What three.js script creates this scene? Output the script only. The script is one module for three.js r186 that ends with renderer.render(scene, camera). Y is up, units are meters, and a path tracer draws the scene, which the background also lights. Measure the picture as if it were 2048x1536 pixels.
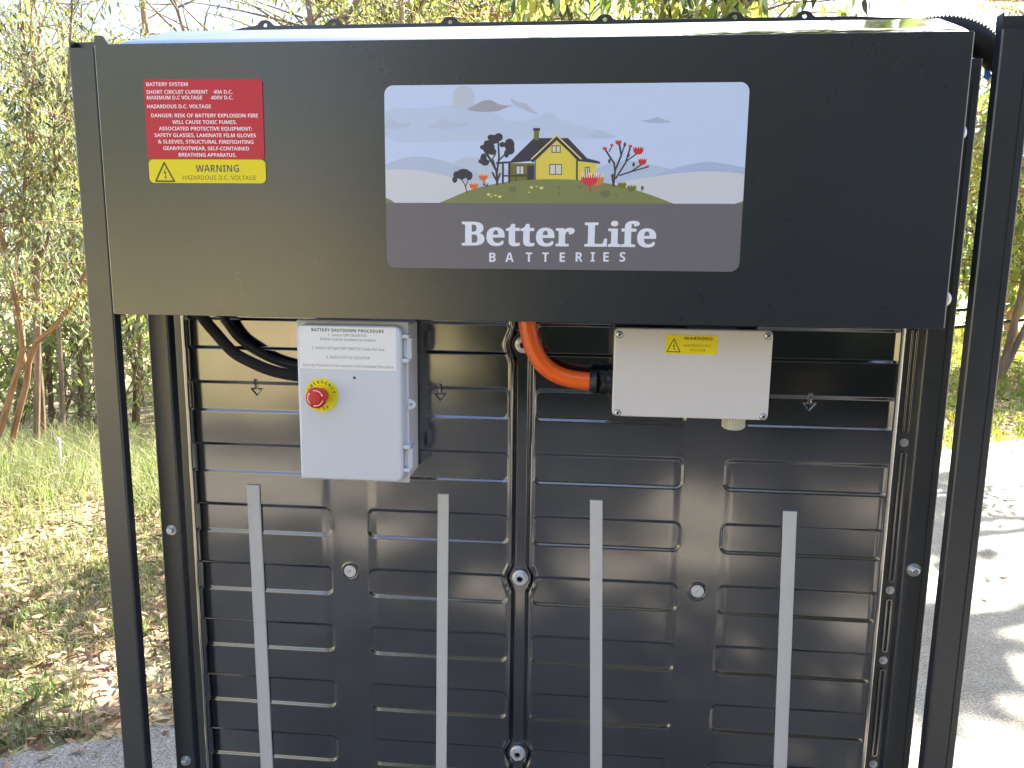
import * as THREE from 'three';
import { mergeGeometries, mergeVertices, toCreasedNormals } from 'three/addons/utils/BufferGeometryUtils.js';
import { RoundedBoxGeometry } from 'three/addons/geometries/RoundedBoxGeometry.js';
import { ImprovedNoise } from 'three/addons/math/ImprovedNoise.js';

// ---------------------------------------------------------------- camera, sky, sun, exposure
const scene = new THREE.Scene();
const camera = new THREE.PerspectiveCamera(54.24, 4 / 3, 0.05, 900);
camera.position.set(0, 1.6, 1.4);
camera.rotation.set(-0.1582, 0.089, 0.0115, 'YXZ');
scene.add(camera);

const SUN_AZ = 33 * Math.PI / 180, SUN_EL = 46 * Math.PI / 180;
const sunDir = new THREE.Vector3(Math.sin(SUN_AZ) * Math.cos(SUN_EL), Math.sin(SUN_EL), -Math.cos(SUN_AZ) * Math.cos(SUN_EL));
const noise = new ImprovedNoise();
const fbm = (x, y, z, o = 4) => { let s = 0, a = 0.5; for (let i = 0; i < o; i++) { s += a * noise.noise(x, y, z); x *= 2.03; y *= 2.03; z *= 2.03; a *= 0.5; } return s; };
{
  const W = 1024, H = 512, data = new Float32Array(W * H * 4);
  const d = new THREE.Vector3();
  for (let j = 0; j < H; j++) for (let i = 0; i < W; i++) {
    const el = ((j + 0.5) / H - 0.5) * Math.PI, az = ((i + 0.5) / W - 0.5) * 2 * Math.PI;
    d.set(Math.cos(el) * Math.cos(az), Math.sin(el), Math.cos(el) * Math.sin(az));
    const up = Math.max(0, d.y), h = Math.pow(1 - up, 3.2);
    let r = 0.085 + 0.17 * h, g = 0.125 + 0.155 * h, b = 0.25 + 0.12 * h;
    const c = Math.max(0, fbm(d.x * 3 / (0.35 + up), d.z * 3 / (0.35 + up), 4.2, 5) + 0.06);
    const cl = Math.min(1, c * 1.6) * 0.55 * Math.min(1, up * 5);
    r += (0.36 - r) * cl; g += (0.37 - g) * cl; b += (0.385 - b) * cl;
    const a = Math.max(0, d.dot(sunDir)), glow = 1.1 * Math.pow(a, 9) + 3.0 * Math.pow(a, 90);
    r += glow; g += glow * 0.96; b += glow * 0.88;
    data.set([r, g, b, 1], (j * W + i) * 4);
  }
  const sky = new THREE.DataTexture(data, W, H, THREE.RGBAFormat, THREE.FloatType);
  sky.mapping = THREE.EquirectangularReflectionMapping; sky.magFilter = THREE.LinearFilter; sky.needsUpdate = true;
  scene.background = sky; scene.environment = sky;
}
const sun = new THREE.DirectionalLight(new THREE.Color(1, 0.93, 0.8), 5);
sun.position.copy(sunDir).multiplyScalar(40); sun.castShadow = true; sun.shadow.radius = 1;
sun.shadow.mapSize.set(4096, 4096);
Object.assign(sun.shadow.camera, { left: -22, right: 22, top: 22, bottom: -22, near: 1, far: 110 });
scene.add(sun, sun.target);

const renderer = new THREE.WebGLRenderer({ antialias: true });
renderer.toneMapping = THREE.LinearToneMapping;
renderer.toneMappingExposure = 7.6;
renderer.shadowMap.enabled = true;

// ---------------------------------------------------------------- helpers
function rng(seed) { let a = seed >>> 0; return () => { a = (a + 0x6D2B79F5) | 0; let t = Math.imul(a ^ (a >>> 15), 1 | a); t = (t + Math.imul(t ^ (t >>> 7), 61 | t)) ^ t; return ((t ^ (t >>> 14)) >>> 0) / 4294967296; }; }
const used = new Map();
function numbered(n) { const k = used.get(n) || 0; used.set(n, k + 1); return k ? n + '_' + String(k).padStart(3, '0') : n; }
function tag(o, label, category, group) { o.userData.label = label; o.userData.category = category; if (group) o.userData.group = group; return o; }
function thing(name, label, category, pos = [0, 0, 0], group) { const g = new THREE.Group(); g.name = numbered(name); g.position.set(...pos); scene.add(g); return tag(g, label, category, group); }
function part(name, geo, mat, parent, pos) { const m = new THREE.Mesh(geo, mat); m.name = name; m.castShadow = m.receiveShadow = true; if (pos) m.position.set(...pos); parent.add(m); return m; }
function struct(name, geo, mat) { const m = part(name, geo, mat, scene); m.userData.kind = 'structure'; return m; }
function merge(list) { return mergeGeometries(list.map(g => { const q = g.index ? g.toNonIndexed() : g; for (const k of Object.keys(q.attributes)) if (!['position', 'normal', 'uv'].includes(k)) q.deleteAttribute(k); return q; })); }
const box = (w, h, d, x = 0, y = 0, z = 0) => new THREE.BoxGeometry(w, h, d).translate(x, y, z);
const rbox = (w, h, d, r, x = 0, y = 0, z = 0, s = 3) => new RoundedBoxGeometry(w, h, d, s, r).translate(x, y, z);
const cyl = (r, h, n = 24, r2 = r) => new THREE.CylinderGeometry(r2, r, h, n);
const zcyl = (r, h, n = 24, r2 = r) => cyl(r, h, n, r2).rotateX(Math.PI / 2); // axis along z, r2 end faces +z
function rrect(w, h, r, x = 0, y = 0) { const s = new THREE.Shape(), a = x - w / 2, b = y - h / 2; s.moveTo(a + r, b); s.lineTo(a + w - r, b); s.absarc(a + w - r, b + r, r, -Math.PI / 2, 0); s.lineTo(a + w, b + h - r); s.absarc(a + w - r, b + h - r, r, 0, Math.PI / 2); s.lineTo(a + r, b + h); s.absarc(a + r, b + h - r, r, Math.PI / 2, Math.PI); s.lineTo(a, b + r); s.absarc(a + r, b + r, r, Math.PI, Math.PI * 1.5); return s; }
function tube(pts, rad, seg = 24, sides = 12, cap = true) { // tapered tube along points
  const c = new THREE.CatmullRomCurve3(pts.map(p => p.isVector3 ? p : new THREE.Vector3(...p)));
  const fr = c.computeFrenetFrames(seg), P = [], N = [], U = [], I = [], p = new THREE.Vector3();
  for (let i = 0; i <= seg; i++) {
    const t = i / seg; c.getPointAt(t, p); const r = typeof rad === 'function' ? rad(t) : rad;
    for (let j = 0; j <= sides; j++) {
      const a = j / sides * Math.PI * 2, s = Math.sin(a), k = Math.cos(a), n = fr.normals[i], b = fr.binormals[i];
      const x = k * n.x + s * b.x, y = k * n.y + s * b.y, z = k * n.z + s * b.z;
      P.push(p.x + r * x, p.y + r * y, p.z + r * z); N.push(x, y, z); U.push(j / sides * 0.3, t * 2);
      if (i < seg && j < sides) { const q = i * (sides + 1) + j; I.push(q, q + 1, q + sides + 1, q + 1, q + sides + 2, q + sides + 1); }
    }
  }
  const g = new THREE.BufferGeometry();
  g.setAttribute('position', new THREE.Float32BufferAttribute(P, 3)); g.setAttribute('normal', new THREE.Float32BufferAttribute(N, 3)); g.setAttribute('uv', new THREE.Float32BufferAttribute(U, 2)); g.setIndex(I);
  return g;
}
function noiseTex(n, fn, repeat, srgb) { // fn(u, v) -> [r, g, b] 0..255
  const d = new Uint8Array(n * n * 4);
  for (let j = 0; j < n; j++) for (let i = 0; i < n; i++) { const c = fn(i / n, j / n); d.set([c[0], c[1], c[2], 255], (j * n + i) * 4); }
  const t = new THREE.DataTexture(d, n, n); t.wrapS = t.wrapT = THREE.RepeatWrapping; t.magFilter = THREE.LinearFilter; t.minFilter = THREE.LinearMipmapLinearFilter; t.generateMipmaps = true;
  if (srgb) t.colorSpace = THREE.SRGBColorSpace; if (repeat) t.repeat.set(repeat, repeat); t.needsUpdate = true; return t;
}
const clamp = (v) => Math.max(0, Math.min(255, v));
// tileable noise on a torus
const tnoise = (u, v, f, o = 3, s = 0) => { const a = u * Math.PI * 2, b = v * Math.PI * 2, R = f / (2 * Math.PI); return fbm(Math.cos(a) * R + s, Math.sin(a) * R + Math.cos(b) * R * 1.3, Math.sin(b) * R + s * 2.7, o); };

// ---------------------------------------------------------------- materials
const col = (r, g, b) => new THREE.Color().setRGB(r, g, b);
const mat = (o) => new THREE.MeshPhysicalMaterial(o);
const peel = noiseTex(512, (u, v) => { const n = 128 + 150 * tnoise(u, v, 60, 3) + 60 * tnoise(u, v, 6, 2, 3); return [clamp(n), clamp(n), clamp(n)]; });
const smudge = noiseTex(512, (u, v) => { let n = 205 + 50 * tnoise(u, v, 5, 4, 9) + 35 * tnoise(u, v, 40, 2, 2); n -= Math.max(0, tnoise(u, v, 90, 2, 5) - 0.34) * 420; return [clamp(n), clamp(n), clamp(n)]; });
const tn2 = (u, v, fu, fv, s) => { const a = u * Math.PI * 2, b = v * Math.PI * 2, R = fu / (2 * Math.PI), T = fv / (2 * Math.PI); return fbm(Math.cos(a) * R + s, Math.sin(a) * R + Math.cos(b) * T, Math.sin(b) * T - s, 2); };
const wipe = noiseTex(512, (u, v) => { const k = 0.5 + 2.2 * tnoise(u, v, 4, 2, 6); let n = 205 + 24 * tnoise(u, v, 5, 4, 9) + Math.max(0, Math.min(1, k)) * 22 * tn2(u + 0.25 * v, v, 110, 7, 3) + 10 * tnoise(u, v, 50, 2, 2); n -= Math.max(0, tnoise(u, v, 90, 2, 5) - 0.36) * 300; return [clamp(n), clamp(n), clamp(n)]; });
const wavy = noiseTex(256, (u, v) => { const n = 128 + 130 * tnoise(u, v, 3.2, 2, 1); return [clamp(n), clamp(n), clamp(n)]; });
const rep = (t, x, y = x) => { const c = t.clone(); c.repeat.set(x, y); c.needsUpdate = true; return c; };
const M = {
  coat: mat({ color: col(0.01, 0.0155, 0.0235), roughness: 0.36, roughnessMap: rep(wipe, 1.15), bumpMap: rep(peel, 6), bumpScale: 0.000012, ior: 1.98, specularIntensity: 1 }),
  post: mat({ color: col(0.0095, 0.0135, 0.0185), roughness: 0.44, roughnessMap: rep(smudge, 2.3), bumpMap: rep(peel, 8), bumpScale: 0.000012, ior: 1.9 }),
  lid: mat({ color: col(0.0035, 0.0055, 0.0085), roughness: 0.145, roughnessMap: rep(smudge, 1.35), bumpMap: rep(peel, 7), bumpScale: 0.000008, ior: 2.33, clearcoat: 0.8, clearcoatRoughness: 0.13 }),
  flap: mat({ color: col(0.012, 0.016, 0.022), roughness: 0.07, ior: 2.33, clearcoat: 1, clearcoatRoughness: 0.05, bumpMap: rep(wavy, 2.5), bumpScale: 0.0015 }),
  inside: mat({ color: col(0.008, 0.008, 0.009), roughness: 0.6 }),
  zinc: mat({ color: col(0.62, 0.64, 0.66), roughness: 0.34, metalness: 0.85, roughnessMap: rep(smudge, 9) }),
  plated: mat({ color: col(0.72, 0.72, 0.74), roughness: 0.38, metalness: 0.6 }),
  cut: mat({ color: col(0.5, 0.5, 0.44), roughness: 0.4, metalness: 0.5 }),
  socket: mat({ color: col(0.02, 0.02, 0.02), roughness: 0.6 }),
  abs: mat({ color: col(0.66, 0.695, 0.735), roughness: 0.36, bumpMap: rep(peel, 10), bumpScale: 0.00001 }),
  absWarm: mat({ color: col(0.73, 0.69, 0.63), roughness: 0.2, bumpMap: rep(peel, 10), bumpScale: 0.000006 }),
  plug: mat({ color: col(0.68, 0.68, 0.62), roughness: 0.45 }),
  rubber: mat({ color: col(0.012, 0.012, 0.013), roughness: 0.5 }),
  sleeve: mat({ color: col(0.012, 0.012, 0.014), roughness: 0.85, bumpMap: rep(peel, 4, 8), bumpScale: 0.001 }),
  gland: mat({ color: col(0.016, 0.017, 0.02), roughness: 0.34 }),
  orange: mat({ color: col(0.93, 0.135, 0.006), roughness: 0.3, clearcoat: 0.4, clearcoatRoughness: 0.2 }),
  foam: mat({ color: col(0.65, 0.64, 0.6), roughness: 0.9, bumpMap: rep(peel, 30, 30), bumpScale: 0.0006 }),
  red: mat({ color: col(0.62, 0.02, 0.02), roughness: 0.36 }),
  blue: mat({ color: col(0.03, 0.19, 0.6), roughness: 0.5 }),
  white: mat({ color: col(0.8, 0.8, 0.78), roughness: 0.5 }),
};

// ---------------------------------------------------------------- ground, road
const step3 = (a, b, v) => { const t = Math.max(0, Math.min(1, (v - a) / (b - a))); return t * t * (3 - 2 * t); };
const gh = (x, z) => -0.11 * Math.min(4, Math.max(0, -z - 3.5)) * Math.min(1, Math.max(0, (-x - 1.5) / 2)) + 0.02 * fbm(x * 0.8, z * 0.8, 3, 3) + 3.4 * step3(5.5, 15, z) * step3(-1.5, -6, x);
const roadPts = [[-30, 8], [-12, 3.2], [-6, 1.2], [-3.4, 0.15], [-2.4, -0.38], [-1.75, -0.7], [-1.38, -0.88], [-0.6, -1.45], [0.6, -2.6], [2.2, -4.35], [3.1, -5.3], [3.75, -5.75], [4.6, -6.15], [6, -6.6], [10, -7.2], [24, -8.5]];
function groundMesh() {
  const xs = [], zs = []; for (let i = -60; i <= 60; i++) { const t = i / 60; xs.push(t * 10 + Math.sign(t) * Math.pow(Math.abs(t), 6) * 340); zs.push(-2 + t * 12 + Math.sign(t) * Math.pow(Math.abs(t), 6) * 340); }
  const P = [], U = [], I = [], n = xs.length;
  for (let j = 0; j < n; j++) for (let i = 0; i < n; i++) { P.push(xs[i], gh(xs[i], zs[j]) - 0.025, zs[j]); U.push(xs[i], zs[j]); if (i < n - 1 && j < n - 1) { const q = j * n + i; I.push(q, q + n, q + 1, q + 1, q + n, q + n + 1); } }
  const g = new THREE.BufferGeometry(); g.setAttribute('position', new THREE.Float32BufferAttribute(P, 3)); g.setAttribute('uv', new THREE.Float32BufferAttribute(U, 2)); g.setIndex(I); g.computeVertexNormals(); return g;
}
const soilTex = noiseTex(1024, (u, v) => { const n = tnoise(u, v, 9, 5), m = tnoise(u, v, 60, 3, 4), g = Math.max(0, Math.min(1, 0.5 + 3 * tnoise(u, v, 6, 4, 8))); const r = [146, 126, 99], q = [118, 117, 76]; return [0, 1, 2].map(k => clamp(r[k] * (1 - g) + q[k] * g + 70 * n + 95 * m)); }, 0.28, true);
const soilBump = noiseTex(512, (u, v) => { const n = 128 + 200 * tnoise(u, v, 40, 4); return [clamp(n), clamp(n), clamp(n)]; }, 0.8);
struct('ground', groundMesh(), mat({ map: soilTex, roughness: 0.95, bumpMap: soilBump, bumpScale: 0.03 }));
const rr = rng(77);
const aspCol = noiseTex(1024, (u, v) => { const w = tnoise(u, v, 4, 4, 2) * 40; const s = rr(); const k = s > 0.93 ? 60 : s < 0.1 ? -38 : (s - 0.5) * 34; const f = tnoise(u, v, 160, 2, 6) * 90; return [clamp(124 + w + k + f), clamp(119 + w + k + f), clamp(111 + w + k * 0.95 + f)]; }, 0.8, true);
const aspBump = noiseTex(1024, (u, v) => { const n = 128 + 190 * tnoise(u, v, 150, 3, 7) + (rr() - 0.5) * 60; return [clamp(n), clamp(n), clamp(n)]; }, 1.1);
{
  const s = new THREE.Shape(); const c = new THREE.CatmullRomCurve3(roadPts.map(p => new THREE.Vector3(p[0], 0, p[1])));
  c.getPoints(160).forEach((p, i) => { const w = 0.05 * fbm(i * 0.7, 2.2, 1, 3); s[i ? 'lineTo' : 'moveTo'](p.x + w, -(p.z + w)); });
  s.lineTo(24, -3); s.lineTo(12, -4.6); s.lineTo(-30, -14);
  const g = new THREE.ExtrudeGeometry(s, { depth: 0.03, bevelEnabled: false }).rotateX(-Math.PI / 2).translate(0, -0.03, 0);
  struct('road', g, mat({ map: aspCol, roughness: 0.5, bumpMap: aspBump, bumpScale: 0.006, ior: 1.5 }));
}

// ---------------------------------------------------------------- vegetation
function leafGeo(len, wid, bend) { // folded lance-shaped leaf, stalk at the origin, along +y
  const P = [], rows = [[0, 0.06], [0.3, 1], [0.65, 0.75], [1, 0.02]], I = [];
  rows.forEach(([t, w]) => { const z = -bend * t * t * len; P.push(-w * wid / 2, t * len, z + wid * 0.12 * w, 0, t * len, z, w * wid / 2, t * len, z + wid * 0.12 * w); });
  for (let r = 0; r < 3; r++) for (let k = 0; k < 2; k++) { const a = r * 3 + k; I.push(a, a + 1, a + 3, a + 1, a + 4, a + 3); }
  const g = new THREE.BufferGeometry(); g.setAttribute('position', new THREE.Float32BufferAttribute(P, 3)); g.setAttribute('uv', new THREE.Float32BufferAttribute(new Array(24).fill(0), 2)); g.setIndex(I); g.computeVertexNormals(); return g;
}
const leafMat = mat({ color: col(1, 1, 1), roughness: 1, transmission: 0.6, thickness: 0, side: THREE.DoubleSide, ior: 1.45 });
const litterMat = mat({ color: col(1, 1, 1), roughness: 0.75, side: THREE.DoubleSide });
const barkTex = noiseTex(256, (u, v) => { const n = tnoise(u, v * 0.35, 14, 4), s = tnoise(u * 1.2, v * 0.12, 40, 2, 3); const k = 210 + 90 * n + 90 * s; return [clamp(k), clamp(k * 0.97), clamp(k * 0.94)]; }, 1, true);
const bark = (r, g, b) => mat({ color: col(r, g, b), map: barkTex, roughness: 0.85, bumpMap: barkTex, bumpScale: 0.006 });
const BK = { tan: bark(0.5, 0.3, 0.17), grey: bark(0.33, 0.27, 0.21), brown: bark(0.28, 0.18, 0.12), pale: bark(0.55, 0.44, 0.34) };
const DIM = new THREE.Object3D(), V = new THREE.Vector3(), Q = new THREE.Quaternion(), UPV = new THREE.Vector3(0, 1, 0);
const LEAF = { small: leafGeo(0.068, 0.017, 0.25), mid: leafGeo(0.1, 0.032, 0.3), big: leafGeo(0.16, 0.05, 0.35), broad: leafGeo(0.3, 0.15, 0.3) };
const GREENS = { olive: [0.24, 0.27, 0.1], grey: [0.25, 0.29, 0.165], yellow: [0.34, 0.35, 0.07], dark: [0.045, 0.066, 0.035], fresh: [0.23, 0.32, 0.05] };
function instanced(name, geo, material, list, parent) { // list of [x,y,z, dir, roll, scale, r,g,b]
  const im = new THREE.InstancedMesh(geo, material, list.length); im.name = name; const c = new THREE.Color();
  list.forEach((e, i) => { Q.setFromUnitVectors(UPV, e.d); DIM.quaternion.copy(Q); DIM.rotateY(e.roll); DIM.position.copy(e.p); DIM.scale.setScalar(e.s); DIM.updateMatrix(); im.setMatrixAt(i, DIM.matrix); im.setColorAt(i, c.setRGB(...e.c)); });
  im.castShadow = im.receiveShadow = true; parent.add(im); return im;
}
function tree(name, label, o) {
  const far = o.far || 1; // stands further off along the same line of sight
  if (far !== 1) { const mv = (p) => [p[0] * far, Math.max(-0.1, 1.6 + (p[1] - 1.6) * far), 1.4 + (p[2] - 1.4) * far]; o.stems = o.stems.map((q) => ({ ...q, pts: q.pts.map(mv), r0: q.r0 * far, r1: q.r1 * far })); o.len *= far; o.puff = (o.puff ?? 0.3) * far; o.twigR = (o.twigR ?? 0.008) * far; }
  const r = rng(o.seed), base = o.stems[0].pts[0], t = thing(name, label, o.category || 'tree', base, o.group);
  const rel = (p) => new THREE.Vector3(p[0] - base[0], p[1] - base[1], p[2] - base[2]);
  const trunk = [], curves = [];
  o.stems.forEach((s) => { const pts = s.pts.map(rel); trunk.push(tube(pts, (u) => s.r0 + (s.r1 - s.r0) * u, 16, 9)); curves.push({ c: new THREE.CatmullRomCurve3(pts), s }); });
  const twigs = [], leaves = [], dir = new THREE.Vector3();
  const nt = Math.round(o.twigs * (o.thin ?? 0.62)), nl = Math.round(o.leaves * 0.72);
  for (let i = 0; i < nt; i++) {
    const k = curves[Math.floor(r() * curves.length)], u = (k.s.from ?? o.from ?? 0.3) + (1 - (k.s.from ?? o.from ?? 0.3)) * r(), p = k.c.getPointAt(Math.min(1, u));
    const a = r() * Math.PI * 2, L = o.len * (0.5 + r()), up = (o.up ?? 0.4) + (r() - 0.5) * 0.9;
    dir.set(Math.cos(a), up, Math.sin(a)).normalize();
    const pts = [p.clone()]; let q = p.clone();
    for (let j = 0; j < 3; j++) { dir.add(V.set(r() - 0.5, r() - 0.6, r() - 0.5).multiplyScalar(0.7)).normalize(); q = q.clone().addScaledVector(dir, L / 3); pts.push(q); }
    twigs.push(tube(pts, (w) => (o.twigR ?? 0.008) * (1 - 0.75 * w) * (0.6 + L / far), 5, 4));
    const tc = new THREE.CatmullRomCurve3(pts);
    for (let m = 0; m < nl; m++) {
      const w = 0.15 + 0.85 * Math.pow(r(), 0.7), lp = tc.getPoint(w).addScaledVector(V.set(r() - 0.5, r() - 0.5, r() - 0.5), (o.puff ?? 0.3) * Math.pow(r(), 0.6));
      const d = new THREE.Vector3(r() - 0.5, -0.35 - (o.hang ?? 0.5) * r() + (o.hang === 0 ? 0.5 * r() : 0), r() - 0.5).normalize();
      const g = GREENS[o.tones[Math.floor(r() * o.tones.length)]], v = 0.65 + 0.7 * r();
      if (o.open) { const wx = lp.x + base[0], wy = lp.y + base[1], wz = lp.z + base[2], h = wy / sunDir.y; if (o.open.some(([gx, gz, a, b]) => Math.hypot((wx - h * sunDir.x - gx) / a, (wz - h * sunDir.z - gz) / b) < 0.85 + 0.3 * r())) continue; }
      leaves.push({ p: lp, d, roll: r() * 6.28, s: (0.65 + 0.7 * r()) * Math.sqrt(far), c: [g[0] * v, g[1] * v, g[2] * v] });
    }
  }
  part('trunk', merge(o.open === undefined ? trunk : [...trunk, ...twigs]), o.bark, t);
  if (o.open === undefined) part('branch', merge(twigs), o.bark, t);
  if (leaves.length) instanced('crown', o.leaf, leafMat, leaves, t).userData.kind = 'stuff';
  return t;
}
const S = (pts, r0, r1, from) => ({ pts, r0, r1, from });
// left stand of slim eucalypts behind the tall grass
tree('eucalyptus_tree', 'slim eucalyptus with orange bark forking into a limb towards the rack post, left edge', { thin: 0.42, twigR: 0.0045, up: 0.7, seed: 11, bark: BK.tan, leaf: LEAF.small, tones: ['olive', 'grey', 'yellow'], twigs: 190, leaves: 34, len: 0.55, puff: 0.3, from: 0.45,
  stems: [S([[-4.68, -0.1, -4.2], [-4.55, 0.3, -4.2], [-4.43, 0.62, -4.2], [-4.34, 0.9, -4.18], [-4.1, 1.12, -4.2], [-3.9, 1.44, -4.22], [-3.75, 1.9, -4.3], [-3.7, 2.6, -4.3]], 0.027, 0.013), S([[-4.42, 0.64, -4.2], [-4.47, 1.0, -4.22], [-4.5, 1.4, -4.25], [-4.42, 1.9, -4.3], [-4.35, 2.6, -4.35], [-4.2, 3.4, -4.4]], 0.018, 0.008)] });
tree('eucalyptus_tree', 'straight grey-barked sapling with thin leaves beside the orange forked tree', { thin: 0.42, twigR: 0.0045, up: 0.7, seed: 12, bark: BK.grey, leaf: LEAF.small, tones: ['grey', 'olive', 'dark'], twigs: 180, leaves: 36, len: 0.6, puff: 0.32, from: 0.4,
  stems: [S([[-4.66, -0.2, -4.5], [-4.59, 0.43, -4.5], [-4.5, 1.1, -4.48], [-4.45, 1.75, -4.5], [-4.38, 2.07, -4.5], [-4.19, 2.45, -4.5], [-4.1, 2.9, -4.5], [-4.0, 3.6, -4.5]], 0.029, 0.01), S([[-4.45, 1.6, -4.5], [-4.34, 1.85, -4.5], [-4.22, 2.34, -4.45], [-4.15, 3.0, -4.4]], 0.018, 0.008)] });
tree('eucalyptus_tree', 'orange trunk leaning in from the left picture edge', { thin: 0.42, twigR: 0.0045, up: 0.7, seed: 13, bark: BK.tan, leaf: LEAF.small, tones: ['olive', 'grey'], twigs: 120, leaves: 34, len: 0.5, puff: 0.3, from: 0.55,
  stems: [S([[-4.95, -0.35, -4.1], [-4.62, 0.24, -4.1], [-4.47, 0.65, -4.12], [-4.36, 0.89, -4.1], [-4.37, 1.24, -4.1], [-4.42, 1.55, -4.1], [-4.5, 2.3, -4.1]], 0.03, 0.014)] });
tree('eucalyptus_tree', 'dark brown trunk standing straight among the grass tops, left of the rack', { thin: 0.42, twigR: 0.0045, up: 0.7, seed: 14, bark: BK.brown, leaf: LEAF.small, tones: ['dark', 'olive', 'grey'], twigs: 200, leaves: 38, len: 0.7, puff: 0.4, from: 0.35,
  stems: [S([[-4.97, -0.3, -5], [-4.94, 0.31, -5], [-4.93, 0.78, -5], [-4.9, 1.3, -5], [-4.85, 2.2, -5], [-4.8, 3.6, -5]], 0.034, 0.012)] });
tree('eucalyptus_tree', 'thin sapling seen just left of the outer rack post', { twigR: 0.0045, up: 0.7, seed: 15, bark: BK.grey, leaf: LEAF.small, tones: ['olive', 'fresh', 'grey'], twigs: 220, leaves: 40, len: 0.8, puff: 0.45, from: 0.2,
  stems: [S([[-5.7, -0.6, -6.5], [-5.61, 0.02, -6.5], [-5.59, 0.6, -6.5], [-5.6, 1.6, -6.5], [-5.5, 2.8, -6.5], [-5.5, 4.2, -6.5]], 0.036, 0.012)] });
tree('eucalyptus_tree', 'forked brown sapling seen through the gap between the two left posts', { twigR: 0.0045, up: 0.7, seed: 16, bark: BK.brown, leaf: LEAF.small, tones: ['fresh', 'olive', 'grey'], twigs: 200, leaves: 40, len: 0.8, puff: 0.45, from: 0.2,
  stems: [S([[-5.32, -0.6, -7], [-5.24, 0.31, -7], [-5.29, 0.61, -7], [-5.36, 0.95, -7], [-5.5, 1.6, -7], [-5.5, 3, -7]], 0.05, 0.014), S([[-5.29, 0.6, -7], [-5.18, 1.0, -7], [-5.1, 2, -7], [-5, 3.6, -7]], 0.03, 0.012)] });
[[-5.85, -6.3, 0.03, 'brown', 'thin brown stem standing at the left picture edge behind the forked tree'], [-5.2, -5.6, 0.026, 'grey', 'thin grey stem next to the dark brown trunk'], [-6.75, -8.2, 0.045, 'pale', 'pale slender trunk deeper in the left trees'], [-6.2, -8.6, 0.04, 'brown', 'slender brown trunk deep behind the left outer post'], [-7.9, -9.6, 0.05, 'grey', 'grey trunk far back at the left picture edge'], [-5.05, -6.1, 0.022, 'tan', 'orange-brown sapling stem close to the left outer post']].forEach(([x, z, rad, bk, label], i) => tree('eucalyptus_tree', label, { seed: 160 + i, bark: BK[bk], leaf: LEAF.small, tones: [['olive', 'grey'], ['fresh', 'grey'], ['yellow', 'olive']][i % 3], thin: 0.6, twigR: 0.0045, up: 0.7, twigs: 110, leaves: 34, len: 0.6, puff: 0.35, from: 0.3,
  stems: [S([[x, gh(x, z) - 0.1, z], [x + 0.05, 1.2, z], [x - 0.04, 2.4, z], [x + 0.08, 4.4, z]], rad, rad * 0.35)] }));
// shrubs that close the lower left
[[-5.3, -6.4, 1.6], [-6.4, -7.2, 2.2], [-8.4, -9.4, 2.6], [-6.2, -9.0, 2.0], [-10.4, -11.6, 3.0], [-8.1, -12.2, 2.8], [-6.2, -6.2, 1.5]].forEach(([x, z, h], i) => {
  const L = ['low leafy shrub behind the dark brown trunk', 'dense shrub filling the space left of the outer post', 'tall shrub deep in the left trees', 'leafy shrub seen in the gap between the left posts', 'shaded shrub at the back of the left stand', 'pale green shrub far back behind the left posts', 'shrub at the left picture edge above the tall grass'][i], b = gh(x, z);
  tree('shrub', L, { category: 'shrub', seed: 30 + i, bark: BK.grey, leaf: LEAF.mid, tones: [['fresh', 'olive', 'grey'], ['olive', 'grey', 'fresh'], ['grey', 'olive'], ['fresh', 'olive'], ['olive', 'grey'], ['yellow', 'grey'], ['fresh', 'olive']][i], twigs: 56, leaves: 30, len: h * 0.32, puff: 0.5, from: 0.08, hang: 0.2,
    stems: [S([[x, b - 0.05, z], [x + 0.1, b + h * 0.35, z], [x - 0.05, b + h * 0.7, z + 0.1], [x, b + h, z]], 0.03, 0.008), S([[x, b, z], [x - 0.35, b + h * 0.4, z + 0.1], [x - 0.5, b + h * 0.85, z]], 0.022, 0.006), S([[x, b, z], [x + 0.35, b + h * 0.4, z - 0.1], [x + 0.55, b + h * 0.85, z]], 0.022, 0.006)] });
});
// trees that rise behind the rack and show over its top edge
tree('gum_tree', 'thick brown trunk rising over the rack left of the logo sign', { far: 1.6, seed: 51, bark: BK.brown, leaf: LEAF.mid, tones: ['yellow', 'olive', 'fresh'], twigs: 210, leaves: 40, len: 0.9, puff: 0.5, from: 0.42,
  stems: [S([[-2.2, 0, -7], [-2.17, 2.8, -7], [-2.14, 4.15, -7], [-2.1, 5.2, -7]], 0.1, 0.06), S([[-2.15, 3.6, -7], [-2.6, 4.2, -6.9], [-3.2, 4.8, -6.8]], 0.045, 0.02, 0.2), S([[-2.13, 3.9, -7], [-1.6, 4.5, -7.1], [-1.0, 4.9, -7.2]], 0.045, 0.02, 0.2)] });
tree('gum_tree', 'pale smooth trunk close beside the thick brown trunk', { far: 1.6, seed: 52, bark: BK.pale, leaf: LEAF.mid, tones: ['yellow', 'olive'], twigs: 110, leaves: 36, len: 0.8, puff: 0.45, from: 0.5,
  stems: [S([[-1.78, 0, -6], [-1.76, 2.7, -6], [-1.75, 3.84, -6], [-1.75, 4.6, -6]], 0.052, 0.03)] });
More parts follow.
